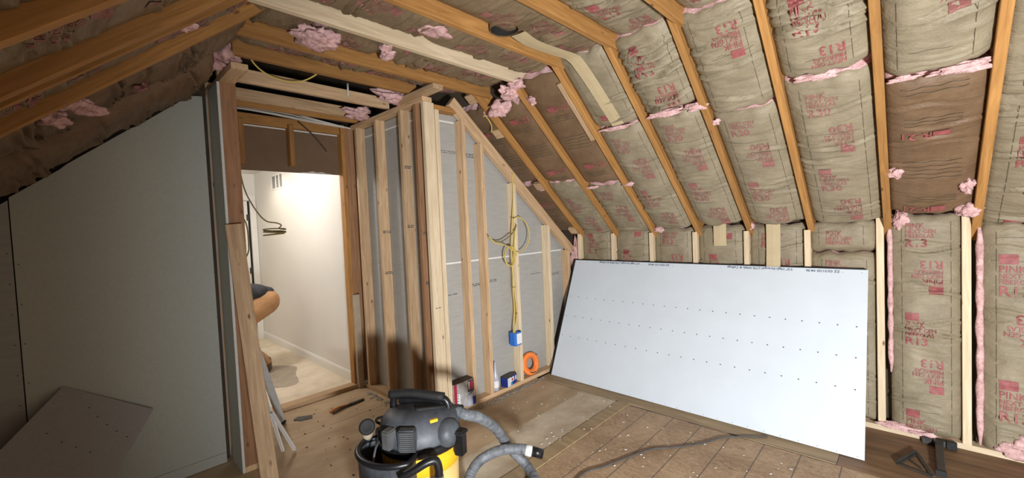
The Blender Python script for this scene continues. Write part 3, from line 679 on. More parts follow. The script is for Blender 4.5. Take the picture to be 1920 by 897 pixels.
def uptext(s, x0, x1, t, h):
    g = text_geo(s, .03); xs = [a for a, b in g[0]]; k = (x1-x0)/(max(xs)-min(xs))
    return ([((x0+x1)/2-a*k, t-b*h) for a, b in g[0]], g[1])
s1, s2 = '1/2" High-Strength LITE-Walls & Ceilings', 'ZZ 02/21/25 04:36'
for q_ in ((s1, -2.33, -1.885, 1.211, .017), (s2, -1.80, -1.595, 1.208, .017), (s1, -1.105, -.65, 1.211, .017), (s2, -.565, -.365, 1.208, .017)): on_sheet('printing', [uptext(*q_)], 'ink_navy')
marks = []
def diamond(x, t, r=.0065, q=.0048): return ([(x-r, t), (x, t-q), (x+r, t), (x, t+q)], [(0, 1, 2, 3)])
for t in (.818, .612, .408):
    for k in range(24): marks.append(diamond(-2.600+.1015*k+(0 if t > .7 else .0), t))
for t in (.012, 1.196):
    for k in range(24): marks.append(diamond(-2.58+.1015*k, t, .003, .003))
on_sheet('fastener_marks', marks, 'ink_dark', 'stuff')

# ------------------------------------------------------------------ drywall offcut in the left corner
n = Vector((math.cos(.25), math.sin(.25), .5)).normalized(); T = Vector((-3.365, -.0824, .7583)); c = n.dot(T)
def pl(y, z): return Vector(((c-n.y*y-n.z*z)/n.x, y, z))
poly = [T, pl(.2795, .5114), pl(.085, .261), pl(-.10, .003), pl(-.55, .003), pl(-.52, .38), pl(-.30, .5513)]
vs = poly+[p-n*.0127 for p in poly]; k = len(poly)
of = empty('drywall_offcut', (-3.1, -.15, 0), 'cut grey drywall scrap leaning in the lower left corner', 'drywall scrap')
mesh('panel', vs, [tuple(range(k))[::-1], tuple(range(k, 2*k))]+[(i, (i+1) % k, (i+1) % k+k, i+k) for i in range(k)], 'board_scrap', of)
mk = []; mf = []
for a, b in ((.04, .62), (.07, .565), (.105, .51), (.14, .465), (.18, .42), (-.12, .56), (-.07, .50), (-.02, .455), (.03, .41)):
    b0 = len(mk); p = pl(a-.03, b)+n*.0008; q = Vector((0, 1, 0)); q = (q-n*q.dot(n)).normalized(); r = n.cross(q)
    mk += [p-q*.006, p-r*.004, p+q*.006, p+r*.004]; mf.append((b0, b0+1, b0+2, b0+3))
tag(mesh('screw_heads', mk, mf, 'ink_dark', of), kind='stuff')

# ------------------------------------------------------------------ lumber and tools leaning by the passage
lb = board('leaning_board', (-2.68, .712, .012), (-3.085, .702, 1.61), .089, .036, (.25, 1, 0), 'stud_wood')
tag(lb, 'loose pine two-by-four leaning against the end of the passage wall', 'board')
lv = empty('spirit_level', (-3.70, 1.09, 0), 'long aluminium level with yellow body standing behind the leaning board', 'level')
a, b = Vector((-3.70, 1.085, .014)), Vector((-3.62, .795, 1.19)); q = (b-a).normalized(); sd = Vector((-.3, 1, 0)); sd = (sd-q*sd.dot(q)).normalized(); nq = q.cross(sd)
board('rail', a+q*.012+nq*.012, b+nq*.012, .048, .006, sd, 'aluminium', lv); board('body', a+q*.012-nq*.002, b-nq*.002, .030, .020, sd, 'yellow', lv)
board('rail', a+q*.012-nq*.016, b-nq*.016, .048, .006, sd, 'aluminium', lv); board('end_cap', a-q*.010, a+q*.012, .052, .036, sd, 'black_rubber', lv); board('end_cap', b, b+q*.02, .052, .036, sd, 'black_rubber', lv)
board('vial_window', a+q*.5+nq*.016, a+q*.56+nq*.016, .03, .004, sd, 'label_white', lv)
def bead(p0, p1, wdt, label):
    p0, p1 = Vector(p0), Vector(p1); r = empty('corner_bead', p0, label, 'corner bead', 'loose corner bead pieces')
    q = (p1-p0).normalized(); s = Vector((-.5, 1, 0)); s = (s-q*s.dot(q)).normalized(); m = q.cross(s)
    board('flange', p0+s*wdt*.5, p1+s*wdt*.5, wdt, .0016, s, 'white_metal', r); board('flange', p0-m*wdt*.5, p1-m*wdt*.5, wdt, .0016, m, 'white_metal', r)
    return r
bead((-3.205, .925, .014), (-3.30, .80, .72), .024, 'longer white metal corner bead leaning left of the short crossing piece')
bead((-3.155, .985, .012), (-3.195, .868, .31), .026, 'short white metal corner bead slanting out to the right at floor')

# ------------------------------------------------------------------ wet-dry vacuum
VM = Matrix(((.545, -.84, 0, -1.875), (.84, .545, 0, 1.205), (0, 0, 1, 0), (0, 0, 0, 1)))
vc = empty('shop_vacuum', None, 'yellow and black wet-dry shop vacuum standing on the subfloor', 'vacuum cleaner', mw=VM)
def vmesh(name, vs, fs, mat, smooth=True, parent=None): return mesh(name, [VM @ Vector(p) for p in vs], fs, mat, parent or vc, smooth)
def vtube(name, pts, r, mat, seg=10, n=6, parent=None, spline=True):
    v, f = tube_geo(catmull(pts, n) if spline else [Vector(p) for p in pts], r, seg); return vmesh(name, v, f, mat, True, parent)
def vbox(name, lo, hi, mat, rot=0, piv=None, bev=.006, parent=None):
    bm = bmesh.new(); bmesh.ops.create_cube(bm, size=1); lo, hi = Vector(lo), Vector(hi); d = hi-lo; c = (lo+hi)/2
    for q in bm.verts: q.co = Vector((q.co.x*d.x, q.co.y*d.y, q.co.z*d.z))
    if bev: bmesh.ops.bevel(bm, geom=bm.edges[:], offset=min(bev, min(d)*.45), segments=2, affect='EDGES')
    R = Matrix.Rotation(rot, 4, 'Z'); vs = [Vector(c)+(R @ q.co) for q in bm.verts]
    fs = [tuple(q.index for q in f.verts) for f in bm.faces]; bm.free(); return vmesh(name, vs, fs, mat, False, parent)
def vlathe(name, prof, mat, c=(0, 0, 0), seg=40, sx=1, sy=1, parent=None, flat=None):
    v, f = lathe_geo(prof, seg)
    v = [Vector((c[0]+p.x*sx, c[1]+p.y*sy, c[2]+p.z)) for p in v]
    if flat: v = [flat(p) for p in v]
    return vmesh(name, v, f, mat, True, parent)
vlathe('tank', [(.15, .05), (.175, .055), (.183, .08), (.192, .33)], 'tank_yellow_lit')
vlathe('tank_collar', [(.194, .332), (.197, .335), (.201, .43), (.19, .435)], 'yellow')
vlathe('rim', [(.17, .425), (.205, .428), (.212, .438), (.212, .462), (.206, .470), (.17, .472)], 'black_plastic')
def headshape(p):
    q = p.copy()
    if q.z > .50:                                  # bonnet slopes back toward the handle
        q.y *= 1-.35*(q.z-.50)/.1*.5
        q.x *= 1.0
    return q
hd = vlathe('motor_head', [(.17, .470), (.203, .473), (.206, .485), (.204, .530), (.196, .562), (.176, .588), (.140, .604), (.10, .612), (.02, .615)], 'dusty_black', flat=headshape)
# grille
g0 = Vector((-.062, -.199, 0))
vbox('grille_frame', (-.104, -.214, .478), (-.020, -.168, .582), 'dusty_black', -.28, parent=hd)
for k in range(10): vbox('grille_slat', (-.098, -.222, .4835+.0096*k), (-.024, -.205, .4885+.0096*k), 'grey_plastic', -.28, bev=.001, parent=hd)
vbox('grille_panel', (-.175, -.170, .478), (-.125, -.115, .572), 'grey_plastic', -.72, parent=hd)
# blower port housing and latch on the right
pv, pf = lathe_geo([(.066, -.10), (.072, -.06), (.070, .0), (.060, .03), (.035, .045), (.003, .05)], 24)
RM = Matrix.Translation((.135, -.135, .508)) @ Vector((.75, -.66, .22)).to_track_quat('Z', 'Y').to_matrix().to_4x4()
vmesh('blower_port', [RM @ p for p in pv], pf, 'dusty_black', True, hd)
vbox('latch', (.165, -.185, .400), (.215, -.135, .520), 'black_plastic', .9); vbox('latch_lip', (.16, -.19, .505), (.222, -.128, .525), 'black_rubber', .9)
vbox('latch', (-.225, -.02, .400), (-.198, .03, .515), 'black_plastic', 0)
# carrying handle over the top
hb = [(-.135, .065, .575), (-.130, .064, .635), (-.10, .055, .655), (0, .018, .655), (.105, -.022, .645), (.142, -.036, .622), (.150, -.04, .57)]
vtube('handle', hb, .019, 'black_plastic', 12, 6, hd); vtube('handle_grip', [(-.150, .074, .660), (-.04, .033, .667), (.128, -.030, .648)], .023, 'black_rubber', 12, 6, hd)
vbox('handle_web', (-.11, .03, .60), (.12, .06, .64), 'black_plastic', -.34, parent=hd)
vtube('hose_band', [(-.02, -.06, .612), (.08, -.055, .606), (.17, -.02, .585), (.225, .03, .555)], .013, 'black_rubber', 8, 6)
for x0, z0 in ((.06, .592),): vbox('badge', (.045, -.150, .574), (.085, -.132, .590), 'yellow', .3, parent=hd, bev=.002)
# accessory bin hugging the left front of the tank
def sector(a0, a1, r0, r1, z0, z1, n=14):
    v = []; f = []
    for i in range(n+1):
        a = a0+(a1-a0)*i/n; k = math.sin(math.pi*i/n)**.35; R = r0+(r1-r0)*k
        for r, z in ((r0, z0), (R, z0), (R+.008, z1), (R-.006, z1), (R-.012, z0+.02), (r0, z0+.02)): v.append((r*math.cos(a), r*math.sin(a), z))
    for i in range(n):
        for k in range(6): f.append((i*6+k, i*6+(k+1) % 6, (i+1)*6+(k+1) % 6, (i+1)*6+k))
    f += [tuple(range(6)), tuple(n*6+k for k in range(5, -1, -1))]; return v, f
v, f = sector(math.radians(176), math.radians(262), .205, .325, .17, .455); bn = vmesh('accessory_bin', v, f, 'dusty_black', False)
rim = []
for i in range(19):
    t = i/18; a = math.radians(174+90*t); R = .215+.115*math.sin(math.pi*t)**.35; rim.append((R*math.cos(a), R*math.sin(a), .462))
vtube('bin_rim', rim, .015, 'black_plastic', 8, 3, bn)
vtube('wand_elbow', [(-.10, -.318, .425), (-.04, -.325, .452), (.02, -.325, .478), (.06, -.32, .478), (.072, -.32, .44), (.072, -.318, .40)], .019, 'black_plastic', 12)
vtube('wand', [(.072, -.318, .405), (.072, -.316, .05)], .022, 'grey_plastic', 12, 2, spline=False)
for px, py in ((-.14, -.20), (.14, -.20), (-.14, .17), (.14, .17)):
    w_, wf_ = lathe_geo([(.008, -.012), (.028, -.010), (.030, 0), (.028, .010), (.008, .012)], 18)
    Rw = Matrix.Translation((px, py, .031)) @ Matrix.Rotation(math.pi/2, 4, 'X'); vmesh('caster', [Rw @ p for p in w_], wf_, 'black_rubber', True)
# capped nozzle standing at the left rear with a tan base
vtube('nozzle_post', [(-.265, .02, .20), (-.265, .02, .49)], .022, 'black_plastic', 12, 2, spline=False)
vtube('nozzle_collar', [(-.265, .02, .47), (-.265, .02, .497)], .027, 'jamb_tan', 14, 2, spline=False)
dv, df = lathe_geo([(.02, -.014), (.037, -.012), (.040, 0), (.037, .012), (.030, .014), (.02, .010)], 28)
Rd = Matrix.Translation((-.265, .0, .535)) @ Vector((.1, -.92, .38)).to_track_quat('Z', 'Y').to_matrix().to_4x4()
vmesh('nozzle_cap', [Rd @ p for p in dv], df, 'black_rubber')
vtube('nozzle_bracket', [(-.265, .02, .30), (-.19, .02, .30)], .014, 'black_plastic', 8, 2, spline=False)
vtube('power_cord', [(-.20, -.10, .50), (-.215, -.15, .485), (-.225, -.20, .42), (-.215, -.225, .33), (-.17, -.25, .24)], .0055, 'grey_plastic', 8)
vtube('cord_wrap', [(-.20, .08, .50), (-.225, .06, .53), (-.21, .03, .56), (-.16, .0, .575)], .007, 'black_rubber', 8)
# ribbed hose, in world coordinates
path = catmull([(-1.79, 1.36, .555), (-1.715, 1.385, .54), (-1.69, 1.455, .505), (-1.742, 1.623, .36), (-1.79, 1.772, .17), (-1.715, 1.835, .06), (-1.589, 1.77, .034), (-1.49, 1.58, .034), (-1.56, 1.42, .034), (-1.70, 1.40, .055), (-1.80, 1.455, .11), (-1.815, 1.51, .16), (-1.79, 1.565, .20), (-1.737, 1.653, .225), (-1.664, 1.734, .222), (-1.617, 1.774, .21)], 14)
v, f = tube_geo(path, lambda t: .0285+.0014*math.sin(t*len(path)*1.9), 14); hs = mesh('hose', v, f, 'hose_grey', vc, True)
v, f = tube_geo([(-1.640, 1.755, .216), (-1.612, 1.778, .208)], .0315, 14); mesh('hose_ring', v, f, 'seam_white', hs, True)
v, f = tube_geo([(-1.614, 1.777, .209), (-1.562, 1.819, .190)], .028, 14); mesh('hose_cuff', v, f, 'black_plastic', hs, True)

# ------------------------------------------------------------------ things on the partition plate
rb = empty('carton', (-2.735, 2.165, .039), 'red and grey hardware carton on the bottom plate next to the corner post', 'box')
X = -2.688
box('body', (-2.78, 2.060, .039), (X, 2.272, .250), 'carton_photo', rb)
box('lid_flap', (-2.778, 2.062, .2505), (X+.001, 2.270, .255), 'ink_brown', rb)
box('red_panel', (X, 2.060, .040), (X+.0015, 2.088, .249), 'label_red', rb); box('white_panel', (X, 2.089, .045), (X+.0012, 2.118, .165), 'label_white', rb)
box('dark_panel', (X, 2.205, .150), (X+.0014, 2.271, .248), 'ink_dark', rb); box('red_panel', (X+.0015, 2.222, .165), (X+.0022, 2.255, .240), 'label_red', rb); box('white_panel', (X+.0015, 2.210, .17), (X+.0022, 2.220, .235), 'label_white', rb)
for k in range(5): box('printed_mark', (X+.0013, 2.094, .060+.022*k), (X+.002, 2.104, .068+.022*k), 'ink_dark', rb)
cp = empty('clear_package', (-2.67, 2.235, .039), 'small clear plastic package propped on the front of the red carton', 'package')
v = [(-2.684, 2.18, .040), (-2.66, 2.19, .040), (-2.66, 2.265, .040), (-2.684, 2.272, .040), (-2.684, 2.20, .125), (-2.676, 2.20, .125), (-2.676, 2.262, .15), (-2.684, 2.264, .15)]
mesh('shell', v, [(3, 2, 1, 0), (4, 5, 6, 7), (0, 1, 5, 4), (1, 2, 6, 5), (2, 3, 7, 6), (3, 0, 4, 7)], 'bottle_clear', cp); box('card', (-2.6595, 2.232, .045), (-2.6585, 2.262, .11), 'label_navy', cp)
b2 = empty('carton', None, 'small blue and white carton on the bottom plate beside the orange roll', 'box', mw=Matrix.Translation((-2.735, 2.745, .039)) @ Matrix.Rotation(.25, 4, 'Z'))
def b2box(name, lo, hi, m):
    o = box(name, lo, hi, m, None); mw = WM[b2.name] @ o.matrix_basis; o.matrix_basis = mw; WM[o.name] = mw; o.parent = b2; o.matrix_parent_inverse = WM[b2.name].inverted(); return o
b2box('body', (-.035, -.085, 0), (.035, .085, .085), 'label_navy'); b2box('white_panel', (.0352, -.085, .001), (.0362, -.035, .084), 'label_white'); b2box('white_panel', (.0352, -.033, .035), (.0362, .03, .075), 'label_white')
b2box('cyan_panel', (.0352, -.033, .002), (.0362, -.005, .033), 'label_cyan'); b2box('red_mark', (.0363, -.015, .045), (.0368, .012, .062), 'label_red'); b2box('white_panel', (.0352, .055, .03), (.0362, .07, .07), 'label_white'); b2box('lid', (-.035, -.085, .0852), (.035, .085, .0875), 'ink_dark')
v, f = lathe_geo([(.028, 0), (.032, .004), (.032, .11), (.030, .13), (.014, .17), (.012, .20), (.006, .25), (.003, .262)], 20, (-2.735, 2.57, .039))
bt = empty('caulk_tube', (-2.735, 2.57, .039), 'pale plastic caulk tube standing on the plate left of the blue carton', 'caulk tube'); mesh('tube_body', v, f, 'bottle_clear', bt, True)
v, f = lathe_geo([(.0325, .03), (.0326, .09)], 20, (-2.735, 2.57, .039)); mesh('tube_label', v, f[:-2], 'label_white', bt, True)
orl = empty('orange_roll', (-2.735, 3.055, .039), 'orange coil reel standing upright on the bottom plate', 'reel')
Ro = Matrix.Translation((-2.738, 3.050, .1505)) @ Matrix.Rotation(math.radians(80), 4, 'Y') @ Matrix.Rotation(.1, 4, 'X')
def rlathe(name, prof, mat, par):
    v, f = lathe_geo(prof, 32); n_ = len(prof); f = f[:-2]+[((n_-1)*32+k, (n_-1)*32+(k+1) % 32, (k+1) % 32, k) for k in range(32)]
    return mesh(name, [Ro @ p for p in v], f, mat, par, True)
rlathe('ring', [(.056, -.018), (.106, -.020), (.110, -.014), (.110, .014), (.106, .020), (.056, .018)], 'orange', orl)
rlathe('inner_lip', [(.060, .0185), (.066, .024), (.072, .0185)], 'orange', orl)
tube('cord_end', [Ro @ Vector((.075, -.03, .021)), Ro @ Vector((.088, 0, .023)), Ro @ Vector((.085, .035, .022))], .005, 'ink_dark', orl)
box('handle', (-2.765, 3.158, .07), (-2.745, 3.170, .215), 'black_plastic', orl)

# ------------------------------------------------------------------ electrical rough-in
eb = empty('junction_box', (-2.695, 2.84, .40), 'blue plastic junction box nailed to the partition stud under the yellow cables', 'electrical box')
box('shell', (-2.735, 2.775, .400), (-2.668, 2.872, .522), 'box_blue', eb); box('opening', (-2.6675, 2.80, .412), (-2.666, 2.866, .512), 'label_white', eb)
box('flange', (-2.6675, 2.775, .400), (-2.662, 2.80, .522), 'box_blue', eb)
for z in (.523, .398): box('nail_ear', (-2.71, 2.862, z-.006), (-2.69, 2.884, z+.006), 'black_plastic', eb)
yc = empty('yellow_cable', (-2.69, 2.83, .53), 'yellow cable stapled down the partition stud into the blue box', 'cable')
tube('run', [(-2.697, 2.868, 2.02), (-2.692, 2.862, 1.80), (-2.690, 2.835, 1.59), (-2.688, 2.812, 1.40), (-2.686, 2.800, 1.17), (-2.687, 2.818, .94), (-2.688, 2.838, .69), (-2.69, 2.80, .52)], .0055, 'cable_yellow', yc)
tube('run', [(-2.698, 2.882, 1.55), (-2.692, 2.845, 1.32), (-2.690, 2.815, 1.17), (-2.690, 2.806, .94), (-2.690, 2.812, .72), (-2.692, 2.785, .52)], .0055, 'cable_yellow', yc)
for z, y in ((.95, 2.815), (.70, 2.828), (1.60, 2.84)): box('staple', (-2.70, y-.014, z-.003), (-2.682, y+.018, z+.003), 'steel_dark', yc)
c1 = [(-2.672, 2.505, 1.44), (-2.66, 2.58, 1.375), (-2.655, 2.68, 1.355), (-2.65, 2.80, 1.29), (-2.65, 2.90, 1.275), (-2.65, 2.99, 1.34), (-2.65, 3.022, 1.44), (-2.655, 2.985, 1.54), (-2.66, 2.90, 1.60), (-2.675, 2.84, 1.59)]
k1 = tube('cable_loop', c1, .0052, 'cable_yellow'); tag(k1, 'wide loop of yellow cable hanging in front of the partition stud', 'cable')
c2 = [(-2.692, 2.507, 1.462), (-2.688, 2.56, 1.405), (-2.682, 2.66, 1.385), (-2.672, 2.76, 1.425), (-2.670, 2.83, 1.472), (-2.676, 2.872, 1.53)]
k2 = tube('cable_loop', c2, .0052, 'cable_olive'); tag(k2, 'dark olive cable swagged between two partition studs', 'cable')
c3 = []
for i in range(30):
    a = i/29*2*math.pi*2.3; c3.append((-2.648-.0008*i, 2.752+.075*math.cos(a)*(1-.004*i), 1.245+.09*math.sin(a)))
k3 = tube('cable_coil', c3, .0052, 'cable_yellow', n=3); tag(k3, 'small tight yellow cable coil below the wide loop', 'cable coil')
# cable hanging in the doorway with a flat coil at its end
hc = [(-3.90, .955, 2.13), (-3.90, .956, 2.06), (-3.90, .985, 1.894), (-3.90, 1.052, 1.742), (-3.90, 1.12, 1.655), (-3.90, 1.20, 1.635), (-3.90, 1.235, 1.615), (-3.89, 1.215, 1.588)]
for i in range(34):
    a = i/33*2*math.pi*3-.3; hc.append((-3.88+.055*math.sin(a), 1.175+.085*math.cos(a), 1.580-.0012*i+.012*math.sin(a*.7)))
h1 = tube('hanging_cable', hc, .0055, 'cable_olive', n=5); tag(h1, 'olive cable hanging in the doorway with a flat coiled end', 'cable')
h2 = tube('hanging_cable', [(-3.92, .90, 1.86), (-3.91, .945, 1.72), (-3.90, .979, 1.613), (-3.90, .983, 1.461), (-3.90, .974, 1.396), (-3.91, .93, 1.31)], .0055, 'cable_olive'); tag(h2, 'short curved cable beside the post, below the doorway cable coil', 'cable')
wb = empty('cable_bundle', (-3.9, 1.35, 2.53), 'bundle of white cables strung across above the doorway', 'cable')
for k, dz in enumerate((0, .014, .026, -.012)):
    tube('wire', [(-3.90+.008*k, .80, 2.566+dz), (-3.90+.006*k, 1.05, 2.568+dz*.8), (-3.90, 1.30+.02*k, 2.560+dz*1.2), (-3.905, 1.55, 2.545+dz*.9), (-3.90, 1.80, 2.530+dz*.3), (-3.90, 1.93, 2.525)], .005, 'cable_white', wb)
t = tube('brown_cable', [(-3.915, 1.43, 2.525), (-3.90, 1.50, 2.46), (-3.90, 1.57, 2.39), (-3.90, 1.66, 2.282)], .0065, 'ink_brown'); tag(t, 'dark brown cable end dangling in front of the door header', 'cable')
t = tube('yellow_cable', [(-2.98, .80, 2.70), (-3.05, .876, 2.632), (-3.06, .97, 2.585), (-3.06, 1.10, 2.578), (-3.05, 1.2, 2.618), (-3.0, 1.3, 2.70)], .0055, 'cable_yellow'); tag(t, 'yellow cable sagging between the joists over the passage', 'cable')
t = tube('white_pipe', [(-3.2, 1.558, 2.70), (-3.2, 1.556, 2.60)], .008, 'cable_white', spline=False); tag(t, 'short white pipe stub above the passage joists', 'pipe')
t = tube('yellow_cable', [(-2.655, 2.50, 2.50), (-2.65, 2.55, 2.45), (-2.645, 2.575, 2.40), (-2.645, 2.572, 2.35)], .005, 'cable_yellow'); tag(t, 'yellow cable end poking out beside the sloping plate', 'cable')

# ------------------------------------------------------------------ hallway things
vr = empty('wall_register', (-6.05, 1.898, 2.13), 'white wall register high on the hallway wall', 'vent')
box('frame', (-6.27, 1.893, 2.13), (-5.83, 1.899, 2.15), 'trim_white', vr); box('frame', (-6.27, 1.893, 2.31), (-5.83, 1.899, 2.33), 'trim_white', vr)
for x in (-6.27, -6.11, -5.98, -5.85): box('frame', (x, 1.893, 2.15), (x+.03, 1.899, 2.31), 'trim_white', vr)
box('back', (-6.26, 1.898, 2.14), (-5.84, 1.8995, 2.32), 'slate', vr)
for k in range(8): box('louvre', (-6.26, 1.894, 2.157+.019*k), (-5.84, 1.8975, 2.163+.019*k), 'seam_white', vr)
# worker bending over in the hallway
def fused(name, chains, mat, parent=None, voxel=.013, origin=(-5.35, 1.35, 0), smooth=6):
    """chains of (x, y, z, radius) swept as overlapping rings and fused by a voxel remesh into one skin"""
    bm = bmesh.new(); og = Vector(origin)
    for ch_ in chains:
        pts = [(Vector(q[:3]), q[3]) for q in ch_]
        for (p, r), (q, s) in zip(pts[:-1], pts[1:]):
            nst = max(2, int((q-p).length/(min(r, s)*.45)))
            for i in range(nst+1):
                t = i/nst; m = Matrix.Translation(p.lerp(q, t)-og)
                bmesh.ops.create_icosphere(bm, subdivisions=2, radius=r+(s-r)*t, matrix=m)
    me = bpy.data.meshes.new(name); bm.to_mesh(me); bm.free(); setmat(me, mat)
    o = bpy.data.objects.new(name, me); register(o, Matrix.Translation(og), parent)
    md = o.modifiers.new('fuse', 'REMESH'); md.mode = 'VOXEL'; md.voxel_size = voxel; md.use_smooth_shade = True
    sm = o.modifiers.new('relax', 'SMOOTH'); sm.iterations = smooth; sm.factor = .5
    return o
PX = -5.35
body = [[(PX, 1.46, .79, .11), (PX, 1.22, .91, .10), (PX, 1.00, 1.00, .115), (PX, .88, 1.04, .09), (PX, .78, 1.05, .052), (PX, .73, 1.03, .06)],
        [(PX, .70, 1.00, .082), (PX, .64, .955, .078)], [(PX, .60, 1.00, .05), (PX, .58, .985, .018), (PX, .565, .97, .014)], [(PX-.08, .70, .99, .02), (PX-.085, .70, .975, .016)], [(PX+.08, .70, .99, .02), (PX+.085, .70, .975, .016)]]
for s in (-1, 1):
    body += [[(PX+s*.09, 1.42, .74, .09), (PX+s*.14, 1.08, .50, .06), (PX+s*.15, 1.24, .30, .055), (PX+s*.15, 1.40, .10, .04), (PX+s*.15, 1.24, .045, .035)],
             [(PX, .92, 1.02, .07), (PX+s*.17, .90, 1.02, .06), (PX+s*.23, .84, .77, .045), (PX+s*.19, .71, .55, .03), (PX+s*.185, .68, .49, .034)]]
    for k in range(4): body.append([(PX+s*(.158+.019*k), .672, .47, .011), (PX+s*(.156+.020*k), .655, .43+.004*abs(k-1.5), .0095), (PX+s*(.156+.020*k), .662, .395+.008*abs(k-1.4), .0085)])
    body.append([(PX+s*.165, .69, .495, .013), (PX+s*.142, .675, .465, .011), (PX+s*.135, .66, .445, .010)])
ps = fused('person', body, 'skin', voxel=.008, smooth=3); tag(ps, 'person in tan work pants and black shirt bending over in the hallway', 'person')
pn_ = [[(PX-.07, 1.475, .785, .135), (PX+.07, 1.475, .785, .135)], [(PX, 1.47, .80, .14), (PX, 1.36, .85, .13)]]
for s in (-1, 1): pn_.append([(PX+s*.085, 1.46, .765, .132), (PX+s*.12, 1.28, .655, .115), (PX+s*.15, 1.07, .50, .085), (PX+s*.15, 1.24, .31, .072), (PX+s*.15, 1.40, .13, .062)])
pn = fused('pants', pn_, 'pants_tan', ps)
sh = [[(PX-.06, 1.50, .885, .062), (PX+.06, 1.50, .885, .062)], [(PX-.07, 1.40, .895, .095), (PX+.07, 1.40, .895, .095)], [(PX-.05, 1.50, .885, .062), (PX-.05, 1.38, .89, .10), (PX-.05, 1.20, .93, .12), (PX-.05, 1.00, 1.01, .125), (PX-.04, .88, 1.04, .10)], [(PX+.05, 1.50, .885, .062), (PX+.05, 1.38, .89, .10), (PX+.05, 1.20, .93, .12), (PX+.05, 1.00, 1.01, .125), (PX+.04, .88, 1.04, .10)]]
for s in (-1, 1): sh.append([(PX+s*.05, .92, 1.02, .10), (PX+s*.18, .90, 1.02, .078), (PX+s*.22, .86, .86, .062)])
fused('shirt', sh, 'shirt_black', ps)
for s in (-1, 1): fused('boot', [[(PX+s*.15, 1.405, .14, .056), (PX+s*.15, 1.41, .056, .055), (PX+s*.15, 1.30, .050, .049), (PX+s*.15, 1.20, .042, .040)]], 'boot', ps)
fused('hair', [[(PX, .74, 1.02, .078), (PX, .70, 1.035, .078), (PX, .65, 1.02, .068)]], 'hair', ps)

# ------------------------------------------------------------------ small things on the floor
pls = empty('pliers', (-3.59, 1.58, 0), 'dark pliers with orange handles lying on the subfloor near the doorway', 'pliers')
tube('handle', [(-3.575, 1.42, .012), (-3.60, 1.48, .013), (-3.602, 1.555, .012), (-3.592, 1.615, .012)], .009, 'tool_orange', pls); tube('handle', [(-3.53, 1.425, .012), (-3.555, 1.49, .013), (-3.575, 1.555, .012), (-3.585, 1.615, .012)], .009, 'ink_brown', pls)
for s in (-1, 1): board('jaw', (-3.588+s*.008, 1.605, .012), (-3.60+s*.004, 1.735, .012), .016, .014, (1, 0, 0), 'steel_dark', pls)
v, f = lathe_geo([(.003, 0), (.016, .002), (.016, .018), (.003, .02)], 14, (-3.588, 1.612, .003)); mesh('pivot', v, f, 'steel_dark', pls)
poly = [(-3.69, 1.17), (-3.63, 1.20), (-3.60, 1.285), (-3.655, 1.305), (-3.715, 1.21)]
v = [(x, y, z) for z in (.002, .008) for x, y in poly]
o = mesh('shingle_scrap', v, [(4, 3, 2, 1, 0), (5, 6, 7, 8, 9)]+[(i, (i+1) % 5, (i+1) % 5+5, i+5) for i in range(5)], 'slate', None); tag(o, 'flat dark grey scrap lying on the subfloor left of the pliers', 'scrap')
cd = tube('extension_cord', [(-.72, 3.205, .008), (-.76, 3.17, .008), (-.86, 3.09, .008), (-.95, 3.00, .008), (-1.02, 2.86, .007), (-1.13, 2.70, .007), (-1.25, 2.57, .007), (-1.32, 2.40, .007), (-1.39, 2.20, .007), (-1.45, 2.04, .007), (-1.40, 1.75, .007), (-1.36, 1.40, .007), (-1.30, .9, .007), (-1.1, .3, .007)], .0055, 'slate'); tag(cd, 'thin dark extension cord winding over the rough floor past the vacuum', 'cord')
# tools on the floor at right
hm = empty('scraper', (.12, 3.55, 0), 'dark T-shaped hand tool with its head resting against the bottom plate', 'hand tool')
board('handle', (.118, 3.335, .018), (.121, 3.715, .030), .036, .026, (1, 0, 0), 'steel_dark', hm); board('grip_end', (.117, 3.318, .017), (.118, 3.337, .017), .044, .032, (1, 0, 0), 'black_rubber', hm)
board('head', (.045, 3.745, .022), (.195, 3.76, .022), .038, .040, (0, 1, 0), 'steel_dark', hm); board('blade', (.155, 3.722, .030), (.200, 3.73, .030), .02, .05, (0, 1, 0), 'black_plastic', hm); board('socket', (.119, 3.70, .028), (.121, 3.735, .028), .044, .04, (1, 0, 0), 'black_plastic', hm)
sq = empty('speed_square', (.03, 3.38, 0), 'dark triangular speed square lying on the wood floor beside the tool', 'speed square')
T3 = [Vector((-.065, 3.33, .006)), Vector((.018, 3.545, .006)), Vector((.082, 3.285, .006))]
for i in range(3): board('edge_bar', T3[i], T3[(i+1) % 3], .022, .008, (T3[(i+2) % 3]-T3[i]), 'steel_dark', sq)
m0 = (T3[0]+T3[1]+T3[2])/3; board('inner_bar', T3[0]*.5+T3[1]*.5, m0*.6+T3[2]*.4, .012, .006, (0, 1, 0), 'steel_dark', sq); board('fence', T3[0]+Vector((-.004, 0, .008)), T3[1]+Vector((-.004, 0, .008)), .012, .022, (1, 0, 0), 'steel_dark', sq)
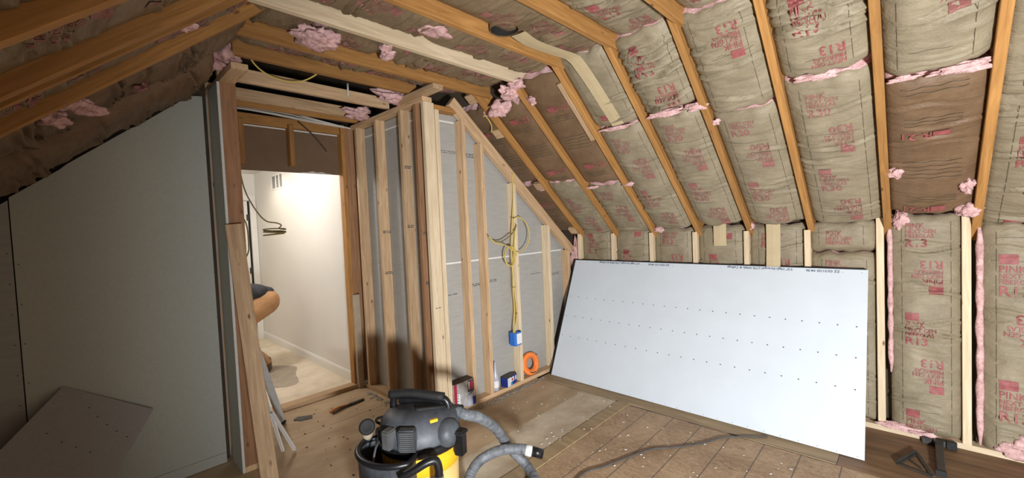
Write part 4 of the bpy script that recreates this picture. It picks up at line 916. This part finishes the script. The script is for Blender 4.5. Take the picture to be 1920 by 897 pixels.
dp = mesh('dust_patch', [(-5.05+.42*math.cos(a)*(1+.25*math.sin(2*a+1)), 1.40+.27*math.sin(a)*(1+.2*math.cos(3*a)), .0012) for a in [i/24*2*math.pi for i in range(24)]], [tuple(range(24))], 'dust', fh)
# crumbs and chips
def chips(name, pts, mat, label, cat, smin, smax, seed):
    r = random.Random(seed); vs = []; fs = []
    for x, y in pts:
        s = r.uniform(smin, smax); a = r.uniform(0, 6.28); z0 = .0075 if -1.803 < x < -1.702 else .0015; b = len(vs); h = s*r.uniform(.25, .6); l = r.uniform(1, 2.2)
        for dz in (0, h):
            for i in range(4):
                q = a+i*math.pi/2+r.uniform(-.3, .3); k = s*(l if i % 2 == 0 else 1)*(1 if dz == 0 else .7); vs.append((x+k*math.cos(q), y+k*math.sin(q), z0+dz*r.uniform(.6, 1)))
        fs += [(b+3, b+2, b+1, b), (b+4, b+5, b+6, b+7)]+[(b+i, b+(i+1) % 4, b+(i+1) % 4+4, b+i+4) for i in range(4)]
    return tag(mesh(name, vs, fs, mat, None, origin=Vector((0, 0, 0))), label, cat, kind='stuff')
r = random.Random(3)
pts = [(r.gauss(-2.15, .32), r.uniform(1.7, 3.05)) for _ in range(70)]+[(r.uniform(-1.9, -1.80), r.uniform(1.9, 3.1)) for _ in range(26)]+[(r.uniform(-1.6, -.5), r.uniform(2.2, 3.0)) for _ in range(40)]
chips('drywall_crumbs', [p for p in pts if p[0] > -2.55], 'chip_white', 'scattered white drywall crumbs over the floor before the sheet', 'debris', .0025, .008, 5)
chips('rubble_line', [(-2.665+abs(r.gauss(0, .028)), r.uniform(2.0, 3.15)) for _ in range(260)]+[(r.uniform(-3.75, -2.8), 1.86-abs(r.gauss(0, .03))) for _ in range(140)], 'rubble', 'grey rubble crumbs along the foot of the framed walls', 'debris', .004, .014, 6)
chips('sawdust_bits', [(r.uniform(-3.8, -2.3), r.uniform(1.0, 1.74)) for _ in range(50)], 'ink_brown', 'dark bits strewn over the subfloor by the doorway', 'debris', .003, .009, 8)
